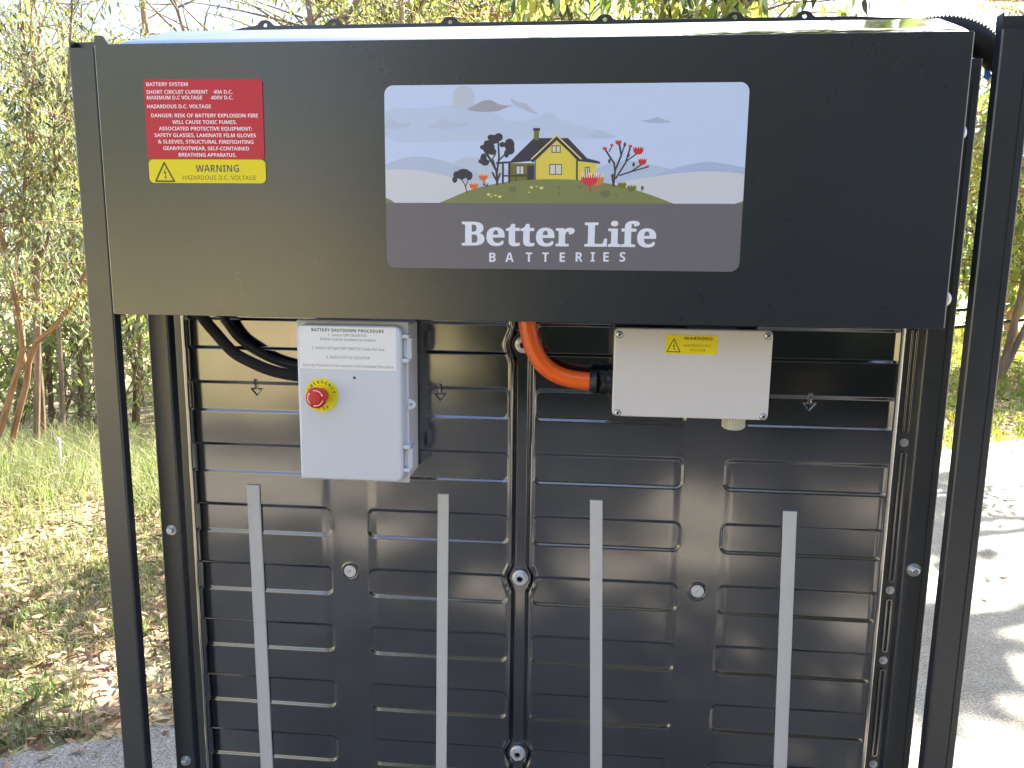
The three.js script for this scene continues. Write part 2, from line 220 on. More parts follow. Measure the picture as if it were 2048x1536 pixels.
tree('gum_tree', 'brown trunk right of the pale trunk with bushy crown of yellow leaves', { far: 1.6, seed: 53, bark: BK.brown, leaf: LEAF.mid, tones: ['yellow', 'olive', 'olive'], twigs: 200, leaves: 40, len: 1.0, puff: 0.6, from: 0.4,
  stems: [S([[-2.25, 0, -9], [-2.23, 3.1, -9], [-2.22, 4.75, -9], [-2.2, 5.6, -9]], 0.07, 0.04), S([[-2.22, 4.2, -9], [-1.5, 4.8, -9], [-0.9, 5.2, -9]], 0.04, 0.02, 0.1)] });
tree('gum_tree', 'tan trunk slanting up to the right above the middle of the rack', { far: 1.6, seed: 54, bark: BK.tan, leaf: LEAF.mid, tones: ['olive', 'yellow', 'fresh'], twigs: 170, leaves: 36, len: 0.9, puff: 0.5, from: 0.5,
  stems: [S([[-2.0, 0, -6], [-1.7, 1.6, -6], [-1.2, 3.0, -6], [-0.95, 3.45, -6], [-0.67, 3.8, -6], [-0.46, 4.02, -6], [-0.2, 4.5, -6]], 0.085, 0.055)] });
tree('wattle_tree', 'many-stemmed dark bush standing behind the rack between the trunks', { far: 1.6, seed: 55, bark: BK.brown, leaf: LEAF.small, tones: ['olive', 'yellow', 'grey'], twigs: 260, leaves: 34, len: 0.8, puff: 0.45, from: 0.5,
  stems: [S([[-1.2, 0, -7.5], [-1.4, 2.4, -7.4], [-1.55, 4.1, -7.4], [-1.45, 5, -7.4]], 0.05, 0.02), S([[-1.2, 0, -7.5], [-1.1, 2.4, -7.6], [-1.08, 4.4, -7.6], [-0.95, 5, -7.6]], 0.05, 0.02), S([[-1.2, 0, -7.5], [-0.9, 2.4, -7.5], [-0.5, 4.4, -7.5], [-0.35, 5, -7.5]], 0.045, 0.02), S([[-1.2, 0, -7.5], [-0.6, 2.6, -7.7], [0.1, 4.4, -7.7], [0.4, 5, -7.7]], 0.04, 0.02)] });
tree('gum_tree', 'gum with broad hanging leaves right of the slanting tan trunk', { seed: 56, bark: BK.grey, leaf: LEAF.big, tones: ['olive', 'yellow', 'fresh', 'dark'], twigs: 150, leaves: 26, len: 0.8, puff: 0.5, from: 0.5, hang: 1,
  stems: [S([[0.75, 0, -5], [0.8, 2, -5], [0.7, 3.3, -4.8], [0.6, 4.2, -4.6]], 0.06, 0.03), S([[0.78, 2.3, -5], [0.2, 3.1, -4.9], [-0.2, 3.5, -4.8], [-0.5, 4.3, -4.8]], 0.03, 0.012, 0.3), S([[0.78, 2.3, -5], [1.0, 3.0, -4.9], [1.15, 3.5, -4.8], [1.2, 4.2, -4.8]], 0.03, 0.012, 0.3)] });
tree('gum_tree', 'sunny yellow-green gum over the rack top left of the open sky', { far: 1.6, thin: 0.45, seed: 57, bark: BK.brown, leaf: LEAF.mid, tones: ['yellow', 'yellow', 'olive'], twigs: 200, leaves: 36, len: 0.8, puff: 0.5, from: 0.45,
  stems: [S([[1.4, 0, -6.8], [1.45, 2.6, -6.8], [1.6, 4.0, -6.8], [1.5, 4.9, -6.8]], 0.06, 0.03), S([[1.45, 2.6, -6.8], [0.9, 3.8, -6.7], [0.6, 4.6, -6.6]], 0.04, 0.02, 0.2)] });
tree('gum_tree', 'leafy gum over the rack top at the left of the brown trunk', { far: 1.6, thin: 0.46, seed: 58, bark: BK.grey, leaf: LEAF.small, tones: ['yellow', 'olive', 'fresh'], twigs: 190, leaves: 36, len: 0.75, puff: 0.45, from: 0.4,
  stems: [S([[-3.0, 0, -5.2], [-2.7, 2, -5.2], [-2.3, 3.55, -5.1], [-2.5, 4.3, -5.2]], 0.055, 0.025), S([[-2.6, 2.4, -5.2], [-2.2, 3.4, -5], [-1.9, 3.6, -4.9], [-1.5, 4.3, -4.9]], 0.028, 0.012, 0.2), S([[-2.8, 1.8, -5.2], [-3.3, 3, -5.2], [-3.6, 4, -5.2]], 0.03, 0.012, 0.3)] });
tree('gum_tree', 'gum with pale glossy leaves over the top left corner of the rack', { thin: 0.46, seed: 59, bark: BK.tan, leaf: LEAF.small, tones: ['olive', 'grey', 'yellow'], twigs: 220, leaves: 40, len: 0.9, puff: 0.55, from: 0.4,
  stems: [S([[-6.4, -0.4, -9.6], [-6.4, 2, -9.6], [-6.3, 3.6, -9.6], [-6.4, 5.4, -9.6]], 0.07, 0.04), S([[-6.4, 2, -9.6], [-5.8, 3.4, -9.5], [-5.3, 4.8, -9.4]], 0.03, 0.014, 0.2), S([[-6.4, 1.7, -9.6], [-7.1, 3.2, -9.6], [-7.6, 4.6, -9.5]], 0.03, 0.014, 0.2)] });
// right of the rack
tree('gum_tree', 'reddish trunk standing on the sunny verge beyond the right outer post', { seed: 61, bark: BK.tan, leaf: LEAF.mid, tones: ['yellow', 'olive'], twigs: 200, leaves: 36, len: 1.3, puff: 0.8, from: 0.55,
  stems: [S([[9.0, -0.05, -15], [8.85, 0.99, -15], [8.79, 2.5, -15], [8.72, 3.97, -15], [8.56, 6.5, -15], [8.4, 9, -15]], 0.11, 0.07)] });
tree('gum_tree', 'leaning tree whose bare brown limb crosses the slot right of the cover', { thin: 0.3, seed: 62, bark: BK.tan, leaf: LEAF.mid, tones: ['yellow', 'fresh', 'olive'], twigs: 150, leaves: 40, len: 0.8, puff: 0.5, from: 0.1,
  stems: [S([[2.6, 0, -6.6], [2.8, 1.8, -6.4], [3.1, 2.5, -6.1], [3.3, 2.9, -6]], 0.06, 0.035, 0.8), S([[3.25, 2.9, -6], [3.45, 2.8, -6], [3.63, 2.62, -6], [3.9, 2.3, -6]], 0.035, 0.02, 0.7)] });
[[6.4, -10.5, 4.2, ['yellow', 'fresh']], [8.2, -12, 4.6, ['yellow', 'olive']], [7.2, -17, 5, ['olive', 'yellow']], [11.5, -20, 6, ['fresh', 'olive']], [9.2, -21, 5, ['fresh', 'olive']]].forEach(([x, z, h, tones], i) => tree('shrub', ['bright yellow-green bush seen in the slot beside the cover', 'bright bush behind the right outer post', 'dark green bush beyond the low cable fence', 'dark bush at the far right of the verge', 'green bush far behind the reddish trunk'][i], { category: 'shrub', seed: 70 + i, bark: BK.grey, leaf: LEAF.big, tones, twigs: 210, leaves: 40, len: h * 0.3, puff: 0.9, from: i < 2 ? 0.35 : 0.05, hang: 0.3,
  stems: [S([[x, 0, z], [x + 0.2, h * 0.5, z], [x, h, z]], 0.06, 0.02), S([[x, 0, z], [x - 0.6, h * 0.5, z], [x - 0.9, h * 0.85, z]], 0.05, 0.015), S([[x, 0, z], [x + 0.7, h * 0.5, z], [x + 1, h * 0.8, z]], 0.05, 0.015)] }));
// across the road, behind the camera: only the black panels show them
[[-7.5, 10.5, 8, 'olive'], [-3.2, 14.5, 9, 'yellow'], [-12.5, 5.2, 7, 'olive'], [-0.6, 12, 9, 'dark'], [2.4, 9.5, 9, 'dark'], [5.5, 8.4, 10, 'dark'], [8.6, 6.5, 10, 'dark'], [-14, 12, 9, 'yellow'], [1.5, 14, 12, 'dark'], [6, 12.5, 12, 'dark']].forEach(([x, z, h, tone], i) => tree('roadside_tree', ['tree mirrored in the left half of the cover', 'yellowish tree mirrored below the red label', 'tree mirrored in the left posts', 'tree mirrored in the middle of the cover', 'dark tree mirrored under the logo sign', 'dark tree mirrored right of the logo sign', 'dark tree mirrored in the right posts', 'far tree mirrored at the left end of the cover', 'far dark tree mirrored behind the sign', 'tallest dark tree mirrored at the right end'][i] + ', across the road', { seed: 90 + i, bark: BK.grey, leaf: LEAF.broad, tones: [tone, tone === 'dark' ? 'dark' : 'fresh'], twigs: 120, leaves: 30, len: h * 0.24, puff: 1.4, from: tone === 'dark' ? 0.02 : 0.2, thin: tone === 'dark' ? 1.3 : 0.7, twigR: 0.015,
  stems: [S([[x, 0, z], [x + 0.2, h * 0.5, z], [x, h, z]], 0.16, 0.05), S([[x, h * 0.15, z], [x - h * 0.15, h * 0.5, z], [x - h * 0.2, h * 0.8, z]], 0.09, 0.03), S([[x, h * 0.2, z], [x + h * 0.17, h * 0.5, z], [x + h * 0.2, h * 0.75, z]], 0.09, 0.03)] }));
const OPENINGS = [[-2.5, 3.6, 1.1, 1.0], [0.72, 3.1, 0.5, 1.1], [2.0, 3.2, 0.6, 0.8], [-0.5, 1.85, 0.42, 0.4], [1.45, 1.75, 0.5, 0.5], [-3.8, 7, 2, 1.6], [0.1, 2.3, 0.3, 0.4], [-1.2, 2.7, 0.4, 0.4]];
[[6.9, -4.4, [2.4, 8, -4.0], 2.0, 62, 'broad gum spreading over the road above the rack'], [7.6, -2.9, [5.4, 8, -3.9], 1.8, 60, 'broad gum spreading over the road right of the rack'], [7.4, 1.5, [3.6, 8.5, -0.9], 2.3, 80, 'dense gum arching over the road behind the camera'], [7.0, -0.6, [6.2, 8, -1.2], 1.9, 56, 'dense gum leaning over the road at the right of the camera'], [6.6, 3.4, [0.9, 8.4, -1.2], 1.9, 60, 'wide gum arching over the road to the left of the camera'], [7.8, -6.4, [2.9, 8, -7.3], 0.9, 16, 'slim gum with one long limb over the bend of the road'], [9, -9, [6.3, 8, -8.7], 2.2, 12, 'thin gum by the far bend of the road']].forEach(([x, z, c, w, n, label], i) => tree('tall_gum_tree', label, { seed: 120 + i, bark: BK.tan, leaf: LEAF.broad, tones: ['olive', 'fresh'], thin: 1, twigs: n, leaves: 62, len: w * 0.75, puff: w * 0.45, from: 0.72, twigR: 0.012, open: i < 5 ? OPENINGS : null,
  stems: [[-1, 0], [1, 0.2], [0.1, -1], [0, 1], [0, 0]].map(([p, q]) => S([[x, 0, z], [x - 0.1, c[1] * 0.4, z], [x + (c[0] - x) * 0.5, c[1] * 0.72, z + (c[2] - z) * 0.5], [c[0] + p * w * 0.5, c[1] + 0.3 * w * (p + q * 0.5), c[2] + q * w * 0.5], [c[0] + p * w * 0.9, c[1] + 0.3, c[2] + q * w * 0.9]], 0.12, 0.03)) }));
[[-0.2, 7.2], [1.6, 7], [3.4, 6.6], [5.2, 6.3], [7, 5.6], [8.8, 4.6]].forEach(([x, z], i) => tree('roadside_shrub', ['first', 'second', 'third', 'fourth', 'fifth', 'last'][i] + ' dark shrub of the row across the road, mirrored low in the cover', { category: 'shrub', seed: 140 + i, bark: BK.grey, leaf: LEAF.broad, tones: ['dark'], thin: 1, twigs: 46, leaves: 40, len: 0.9, puff: 0.9, from: 0.05, hang: 0.2, stems: [S([[x, -0.05, z], [x + 0.1, 1, z], [x, 2.2, z]], 0.05, 0.02), S([[x, -0.05, z], [x - 0.5, 0.8, z], [x - 0.8, 1.7, z]], 0.04, 0.02), S([[x, -0.05, z], [x + 0.5, 0.8, z], [x + 0.8, 1.7, z]], 0.04, 0.02)] }));
// far woods, one mass
{
  const r = rng(5), list = [], geo = LEAF.broad, blobs = [];
  for (let i = 0; i < 95; i++) { const a = (-62 + 124 * r()) * Math.PI / 180, D = 15 + 22 * r(); const x = Math.sin(a) * D, z = -Math.cos(a) * D + 1; if (x > 3 && x / -z > 0.42 && x / -z < 0.68 && D < 24) continue; blobs.push([x, z, 1.8 + 3.4 * r() + D * 0.06, 1.2 + 1.5 * r()]); }
  for (const [x, z, h, w] of blobs) for (let k = 0; k < 300; k++) {
    const y = Math.pow(r(), 0.8) * h, rad = w * Math.sqrt(Math.max(0.1, 1 - Math.pow(Math.abs(y / h - 0.45) / 0.62, 2))), a = r() * 6.28, q = rad * Math.pow(r(), 0.4);
    if (fbm(x + Math.cos(a) * q, y, z + Math.sin(a) * q, 2) < -0.12) continue;
    const g = GREENS[['olive', 'yellow', 'grey', 'fresh'][Math.floor(r() * 4)]], v = 0.6 + 0.7 * r();
    list.push({ p: new THREE.Vector3(x + Math.cos(a) * q, y, z + Math.sin(a) * q), d: new THREE.Vector3(r() - 0.5, -0.3 - 0.4 * r(), r() - 0.5).normalize(), roll: r() * 6, s: 0.6 + 0.6 * r(), c: g.map(c => c * v) });
  }
  const w = instanced('distant_woods', geo, leafMat, list, scene); w.userData.kind = 'stuff'; tag(w, 'far mass of green woodland behind the rack', 'woods');
}
// grass and leaf litter
function tuftGeo(n, h, w, seed) {
  const r = rng(seed), P = [], I = [], U = [];
  for (let i = 0; i < n; i++) { const a = r() * 6.28, x = Math.cos(a) * 0.25 * h * r(), z = Math.sin(a) * 0.25 * h * r(), b = r() * 6.28, bx = Math.cos(b), bz = Math.sin(b), L = h * (0.5 + 0.6 * r()), lean = L * (0.2 + 0.6 * r()), px = -bz * w / 2, pz = bx * w / 2, q = P.length / 3;
    P.push(x - px, 0, z - pz, x + px, 0, z + pz, x + bx * lean * 0.35 - px * 0.8, L * 0.6, z + bz * lean * 0.35 - pz * 0.8, x + bx * lean * 0.35 + px * 0.8, L * 0.6, z + bz * lean * 0.35 + pz * 0.8, x + bx * lean, L * (0.98 - 0.25 * r()), z + bz * lean); I.push(q, q + 1, q + 2, q + 1, q + 3, q + 2, q + 2, q + 3, q + 4); for (let k = 0; k < 5; k++) U.push(0, 0); }
  const g = new THREE.BufferGeometry(); g.setAttribute('position', new THREE.Float32BufferAttribute(P, 3)); g.setAttribute('uv', new THREE.Float32BufferAttribute(U, 2)); g.setIndex(I); g.computeVertexNormals(); return g;
}
const roadZ = (x) => { for (let i = 1; i < roadPts.length; i++) if (x < roadPts[i][0]) { const [a, b] = [roadPts[i - 1], roadPts[i]]; return a[1] + (b[1] - a[1]) * (x - a[0]) / (b[0] - a[0]); } return -8.5; };
{
  const r = rng(21), short = [], tall = [], dead = [], up = (k) => new THREE.Vector3((r() - 0.5) * k, 1, (r() - 0.5) * k).normalize();
  const place = (list, n, x0, x1, z0, z1, off, keep, f) => { for (let i = 0; i < n; i++) { const x = x0 + (x1 - x0) * r(), z = z0 + (z1 - z0) * r(); if (z > roadZ(x) - off || !keep(x, z)) continue; f(list, x, z); } };
  const gcol = () => { const k = r(), v = 0.7 + 0.6 * r(); return (k < 0.42 ? [0.19, 0.23, 0.06] : k < 0.75 ? [0.28, 0.27, 0.1] : [0.4, 0.34, 0.18]).map(c => c * v); };
  place(short, 14000, -4.6, -1.0, -3.8, -0.7, 0.06, (x, z) => fbm(x * 1.1, z * 1.1, 7, 3) > -0.1 - 0.1 * r(), (l, x, z) => l.push({ p: new THREE.Vector3(x, gh(x, z) - 0.028, z), d: up(0.3), roll: r() * 6, s: 0.4 + 0.75 * r(), c: gcol() }));
  place(short, 14000, 3.2, 12, -19, -5.4, 0.02, (x, z) => fbm(x * 0.6, z * 0.6, 2, 3) > -0.2, (l, x, z) => l.push({ p: new THREE.Vector3(x, gh(x, z) - 0.028, z), d: up(0.3), roll: r() * 6, s: 0.8 + 1.2 * r(), c: [0.24 + 0.1 * r(), 0.3 + 0.08 * r(), 0.04] }));
  place(short, 4000, -9, 3, -8, -3.4, 0.3, () => true, (l, x, z) => l.push({ p: new THREE.Vector3(x, gh(x, z) - 0.028, z), d: up(0.3), roll: r() * 6, s: 0.6 + 0.9 * r(), c: gcol() }));
  place(tall, 2500, -6.6, -2.2, -5.4, -2.6, 0.3, (x, z) => r() < (-z - 2.55) * 0.9 + 0.3 * fbm(x * 1.5, z * 1.5, 4, 2), (l, x, z) => { const k = r(), v = 0.7 + 0.6 * r(); l.push({ p: new THREE.Vector3(x, gh(x, z) - 0.03, z), d: up(0.7), roll: r() * 6, s: 0.3 + 0.25 * r() + 0.3 * r() * r(), c: (k < 0.6 ? [0.17, 0.22, 0.06] : k < 0.86 ? [0.24, 0.25, 0.09] : [0.36, 0.31, 0.17]).map(c => c * v) }); });
  const a = instanced('grass', tuftGeo(9, 0.075, 0.005, 3), leafMat, short, scene); a.userData.kind = 'stuff'; tag(a, 'short green and straw grass on the verges', 'grass');
  const b = instanced('tall_grass', tuftGeo(11, 0.62, 0.008, 4), leafMat, tall, scene); b.userData.kind = 'stuff'; tag(b, 'tall loose grass in front of the left trees', 'grass');
  place(dead, 15000, -4.6, -1.0, -4.0, -0.6, -0.12, (x, z) => r() < 0.75 + fbm(x, z, 3, 2), (l, x, z) => { const k = r(), v = 0.65 + 0.6 * r(); const flat = new THREE.Vector3(r() - 0.5, 0.12 * (r() - 0.2), r() - 0.5).normalize(); l.push({ p: new THREE.Vector3(x, gh(x, z) - 0.012 + 0.025 * r(), z), d: flat, roll: (r() - 0.5) * 1.6 + (r() < 0.5 ? 1.57 : -1.57), s: 0.22 + 0.5 * r() * r() + 0.2 * r(), c: (k < 0.38 ? [0.24, 0.14, 0.075] : k < 0.75 ? [0.31, 0.22, 0.13] : k < 0.84 ? [0.34, 0.28, 0.2] : [0.24, 0.13, 0.09]).map(c => c * v) }); });
  place(dead, 3500, 3.2, 13, -17, -5.4, 0.0, () => true, (l, x, z) => { const v = 0.7 + 0.5 * r(); l.push({ p: new THREE.Vector3(x, gh(x, z) + 0.02 * r(), z), d: new THREE.Vector3(r() - 0.5, 0.05, r() - 0.5).normalize(), roll: r() < 0.5 ? 1.57 : -1.57, s: 0.8 + 0.8 * r(), c: [0.42 * v, 0.27 * v, 0.14 * v] }); });
  for (let i = 0; i < 90; i++) { const x = 0.9 + 5 * r(), z = -0.6 - 4.6 * r(); if (z > roadZ(x)) dead.push({ p: new THREE.Vector3(x, 0.008, z), d: new THREE.Vector3(r() - 0.5, 0.02, r() - 0.5).normalize(), roll: 1.57, s: 0.25 + 0.4 * r(), c: [0.2, 0.09, 0.05] }); }
  const c = instanced('leaf_litter', leafGeo(0.1, 0.03, 0.35), litterMat, dead, scene); c.userData.kind = 'stuff'; tag(c, 'dry brown fallen leaves scattered on the ground', 'leaf litter');
  // a few green weeds in the litter
  [[-2.35, -1.55, 0.16, 'small green weed growing in the leaf litter'], [-1.98, -0.98, 0.14, 'bright green seedling at the edge of the road']].forEach(([x, z, s, label], i) => { const t = thing('weed', label, 'weed', [x, gh(x, z) - 0.02, z]); const q = rng(300 + i), l = []; for (let k = 0; k < 26; k++) l.push({ p: new THREE.Vector3((q() - 0.5) * s, 0.02 + 0.05 * q(), (q() - 0.5) * s), d: new THREE.Vector3(q() - 0.5, 0.3 + 0.4 * q(), q() - 0.5).normalize(), roll: q() * 6, s: 0.4 + 0.3 * q(), c: [0.1, 0.2, 0.03] }); instanced('leaf', LEAF.small, leafMat, l, t).userData.kind = 'stuff'; });
}
// survey peg and cable fence
{
  const p = thing('marker_peg', 'white marker peg with ribbon standing in the tall grass', 'peg', [-3.86, gh(-3.86, -3.75) - 0.05, -3.75]);
  part('stake', box(0.011, 0.36, 0.008, 0, 0.18, 0), M.white, p); const rb = new THREE.PlaneGeometry(0.06, 0.012, 8, 1), a = rb.attributes.position; for (let i = 0; i < a.count; i++) { const x = a.getX(i); a.setZ(i, 0.02 * Math.sin(x * 60)); a.setY(i, a.getY(i) - 3 * x * x); } rb.computeVertexNormals(); part('ribbon', merge([rb.clone().translate(0.018, 0.345, 0.008), rb.rotateZ(1).translate(-0.012, 0.352, 0.009)]), mat({ color: col(0.8, 0.8, 0.78), roughness: 0.6, side: THREE.DoubleSide }), p);
  const f = thing('rail_fence', 'low dark rail fence at the far side of the sunny verge', 'fence', [6.4, 0, -13]);
  for (const [y0, y1] of [[0.82, 1.16], [0.5, 0.9]]) part('rail', tube([[0, y0, 0], [1.2, y0 + (y1 - y0) * 0.4, 0], [3, y1, 0]], 0.035, 8, 8), M.rubber, f);
  for (const x of [0.05, 2.9]) part('post', cyl(0.05, 1.1, 10).translate(x, 0.55, 0), M.rubber, f);
}

// ---------------------------------------------------------------- the rack frame
const frame = thing('battery_rack', 'black steel rack frame with four square posts holding the battery pack', 'rack', [0, 0, 0]);
function postGeo(x0, x1, z0, z1, top, lip, seam) { // hollow section, the front wall cut lower than the rest
  const w = x1 - x0, d = z0 - z1, r = 0.004, t = 0.0028, out = rrect(w, d, r), hole = rrect(w - 2 * t, d - 2 * t, r - 0.001); out.holes.push(hole);
  const cx = (x0 + x1) / 2, cz = (z0 + z1) / 2, g = [new THREE.ExtrudeGeometry(out, { depth: top, bevelEnabled: false, curveSegments: 8 }).rotateX(-Math.PI / 2).translate(cx, 0, cz)];
  if (lip) g.push(box(t, lip, d - r, x0 + t / 2, top + lip / 2, cz - r / 2), box(t, lip, d - r, x1 - t / 2, top + lip / 2, cz - r / 2), box(w - 2 * t - 0.0002, lip, t, cx, top + lip / 2, z1 + t / 2));
  return merge(g);
}
part('post', postGeo(-0.966, -0.9135, -0.001, -0.026, 1.99, 0.016), M.post, frame);
part('post', postGeo(0.692, 0.7485, 0, -0.024, 1.998, 0.027), M.post, frame);
part('post', postGeo(-0.893, -0.8485, -0.08, -0.108, 1.95, 0), M.post, frame);
const rearRight = part('post', postGeo(0.653, 0.7045, -0.08, -0.106, 1.972, 0), M.post, frame);
part('cross_beam', rbox(1.72, 0.05, 0.05, 0.004, -0.11, 0.12, -0.13), M.post, frame); part('cross_beam', rbox(1.5, 0.05, 0.05, 0.004, -0.1, 0.2, -0.24), M.post, frame);
for (const y of [0.3, 1.7]) part('bracket', box(0.02, 0.06, 0.052, -0.9, y, -0.054), M.post, frame);
for (const x of [-0.94, 0.72]) part('base', rbox(0.06, 0.05, 0.9, 0.004, x, 0.03, -0.1), M.post, frame);
function hexBolt(parent, x, y, z, s = 1, tilt = 0) {
  const b = part('bolt', merge([zcyl(0.0118 * s, 0.0025, 28, 0.011 * s).translate(0, 0, 0.00125), new THREE.CylinderGeometry(0.0072 * s, 0.0078 * s, 0.0075, 6).toNonIndexed().rotateX(Math.PI / 2).translate(0, 0, 0.006)]), M.zinc, parent, [x, y, z]); b.rotation.z = tilt;
  part('head_face', zcyl(0.0062 * s, 0.0012, 24, 0.005 * s).translate(0, 0, 0.0103), M.zinc, b); return b;
}
[[-0.868, 1.024, 0.3], [-0.868, 0.475, 0.8]].forEach(([x, y, a]) => hexBolt(frame, x, y, -0.0805, 1, a));
hexBolt(frame, 0.6735, 1.0096, -0.0805, 1.18, 0.5);
for (const [x, y] of [[0.6838, 1.8449], [0.6865, 1.5452]]) { const d = part('bolt', new THREE.SphereGeometry(0.0165, 24, 12, 0, Math.PI * 2, 0, Math.PI / 2).scale(1, 0.45, 1).rotateX(Math.PI / 2), M.plated, frame, [x - 0.011, y, -0.08]); d.userData.label = 'round-headed bolt half hidden by the cover'; }
// screw lines and fold lines on the right-hand posts
part('seam', merge([box(0.0012, 1.9, 0.0012, 0.6902, 0.98, -0.0797), box(0.0012, 1.95, 0.0012, 0.7345, 0.98, 0.0003)]), M.inside, frame);

// ---------------------------------------------------------------- cover sheet
const cover = thing('cover_panel', 'wide black sheet metal cover across the top of the rack', 'cover panel', [0, 0, 0]);
{
  const x0 = -0.911, x1 = 0.646, y0 = 1.495, y1 = 1.995, s = new THREE.Shape();
  s.moveTo(x0, y0); s.lineTo(x1, y0); s.lineTo(x1, y1); s.lineTo(-0.885, y1); s.lineTo(-0.893, y1 + 0.012); s.quadraticCurveTo(-0.896, y1 + 0.0155, -0.902, y1 + 0.0155); s.lineTo(x0, y1 + 0.0155); s.lineTo(x0, y0);
  const g = new THREE.ExtrudeGeometry(s, { depth: 0.0014, bevelEnabled: true, bevelThickness: 0.0006, bevelSize: 0.0006, bevelSegments: 2 }).translate(0, 0, -0.002);
  part('sheet', g, M.coat, cover);
  for (const [x, w] of [[x1 + 0.0015, 0.0015], [x0 - 0.0012, 0.0009]]) part('cut_edge', box(w, y1 - y0 - 0.002, 0.0016, x, (y0 + y1) / 2, -0.0011), M.cut, cover).userData.label = 'bare cut edge of the cover sheet';
  part('return_flange', merge([box(0.0018, 0.49, 0.03, x1 - 0.0005, (y0 + y1) / 2 - 0.002, -0.0175), box(x1 - x0 - 0.004, 0.0016, 0.02, (x0 + x1) / 2, y0 + 0.0012, -0.0125)]), M.coat, cover);
  // folded top: leans back and up, ends cut on the slant
  const nx = 80, nz = 14, P = [], U = [], I = [];
  for (let k = 0; k < 2; k++) for (let j = 0; j <= nz; j++) for (let i = 0; i <= nx; i++) {
    const t = j / nz, u = i / nx, a = -0.872 + 0.055 * t, b = 0.643 - 0.012 * t, x = a + (b - a) * u, w = 0.0012 * fbm(x * 5, t * 0.6, 3, 2);
    P.push(x, 1.9965 + 0.0495 * t + 0.0035 * Math.sin(Math.min(1, t * 4) * Math.PI / 2) - 0.0035 + w * Math.min(1, t * 3) - k * 0.0016, -0.0012 - 0.1 * t); U.push(x, t * 0.12);
  }
  const N = (nx + 1) * (nz + 1); for (let j = 0; j < nz; j++) for (let i = 0; i < nx; i++) { const q = j * (nx + 1) + i; I.push(q, q + 1, q + nx + 1, q + 1, q + nx + 2, q + nx + 1); const p = q + N; I.push(p, p + nx + 1, p + 1, p + 1, p + nx + 1, p + nx + 2); }
  const fg = new THREE.BufferGeometry(); fg.setAttribute('position', new THREE.Float32BufferAttribute(P, 3)); fg.setAttribute('uv', new THREE.Float32BufferAttribute(U, 2)); fg.setIndex(I); fg.computeVertexNormals();
  part('top_flap', fg, M.flap, cover).userData.label = 'shiny folded top edge of the cover mirroring the sky';
}

// ---------------------------------------------------------------- battery pack
const pack = thing('battery_pack', 'black pressed steel battery pack with rows of recessed ribs', 'battery pack', [0, 0, 0]);
const LZ = -0.14, X0 = -0.858, X1 = 0.645, Y0 = 0.26, Y1 = 1.98, CHX = -0.1155;
const PTOPS = []; for (let k = -6; k <= 6; k++) PTOPS.push(1.0695 + 0.1372 * k);
const COLS = [[-0.9, -0.531], [-0.453, -0.139], [-0.092, 0.225], [0.305, 0.69]];
const NUTS = [1.4355, 0.923, 0.502], sm = (a, b, x) => { const t = Math.max(0, Math.min(1, (x - a) / (b - a))); return t * t * (3 - 2 * t); };
const sdRR = (x, y, cx, cy, hx, hy, r) => { const qx = Math.abs(x - cx) - hx + r, qy = Math.abs(y - cy) - hy + r; return Math.min(Math.max(qx, qy), 0) + Math.hypot(Math.max(qx, 0), Math.max(qy, 0)) - r; };
const ARROWS = [-0.6917, -0.2897, 0.4684];
function lidH(x, y) {
  let h = 0.0011 * noise.noise(x * 3.1, y * 2.3, 5.5) + 0.0005 * noise.noise(x * 9, y * 6, 1.5);
  h += 0.0022 * (sm(-0.556, -0.53, x) - sm(-0.454, -0.428, x) + sm(0.199, 0.225, x) - sm(0.303, 0.328, x)) * -1 * sm(1.45, 1.2, y) * 0.6;
  const k = Math.round((1.0695 - 0.0335 - y) / 0.1372), cy = 1.0695 - 0.0335 - 0.1372 * k;
  let p = 0;
  for (const [a, b] of COLS) p = Math.max(p, 1 - sm(-0.0075, 0.0005, sdRR(x, y, (a + b) / 2, cy, (b - a) / 2, 0.0345, 0.017)));
  h -= 0.0031 * p * sm(0.011, 0.02, Math.min(x - X0, X1 - x));
  // centre channel with round seats at the nuts
  let d = Math.abs(x - CHX) - 0.019; for (const n of NUTS) d = Math.min(d, Math.max(-1, (() => { const q = Math.hypot(x - CHX, y - n) - 0.031, s = 0.012, m = Math.max(0, s - Math.abs(q - d)) / s; return Math.min(q, d) - m * m * s * 0.25; })()));
  h = h * (1 - (1 - sm(-0.004, 0.004, d))) + 0.0022 * Math.exp(-Math.pow((d - 0.005) / 0.0028, 2)) - 0.014 * (1 - sm(-0.009, 0.002, d));
  // bolt seats
  for (const [bx, by] of [[-0.4936, 0.9227], [0.2648, 0.9156], [9, 9]]) { const q = Math.hypot(x - bx, y - by); h -= 0.004 * (1 - sm(0.0125, 0.0165, q)); h += 0.001 * Math.exp(-Math.pow((q - 0.0185) / 0.002, 2)); }
  // arrows pressed in under the upper rib line
  for (const ax of ARROWS) if (Math.abs(x - ax) < 0.03 && Math.abs(y - 1.335) < 0.04) {
    const ty = y - 1.3185, tri = Math.max(-ty, Math.abs(x - ax) * 0.8 + ty * 0.0 - 0.0135 + 0), e = Math.max(ty - 0.0105, (Math.abs(x - ax) - 0.0135 * (ty + 0.006) / 0.0165)), st = Math.max(Math.abs(x - ax) - 0.0035, Math.abs(y - 1.338) - 0.011);
    h -= 0.0022 * (1 - sm(-0.0025, 0.0008, Math.min(e, st)));
  }
  // rim
  const e = Math.min(x - X0, X1 - x, Y1 - y, y - Y0); if (e < 0.012) { const t = 1 - e / 0.012; h -= 0.011 * (1 - Math.sqrt(Math.max(0, 1 - t * t))); } h += 0.0012 * Math.exp(-Math.pow((e - 0.0135) / 0.003, 2));
  return h;
}
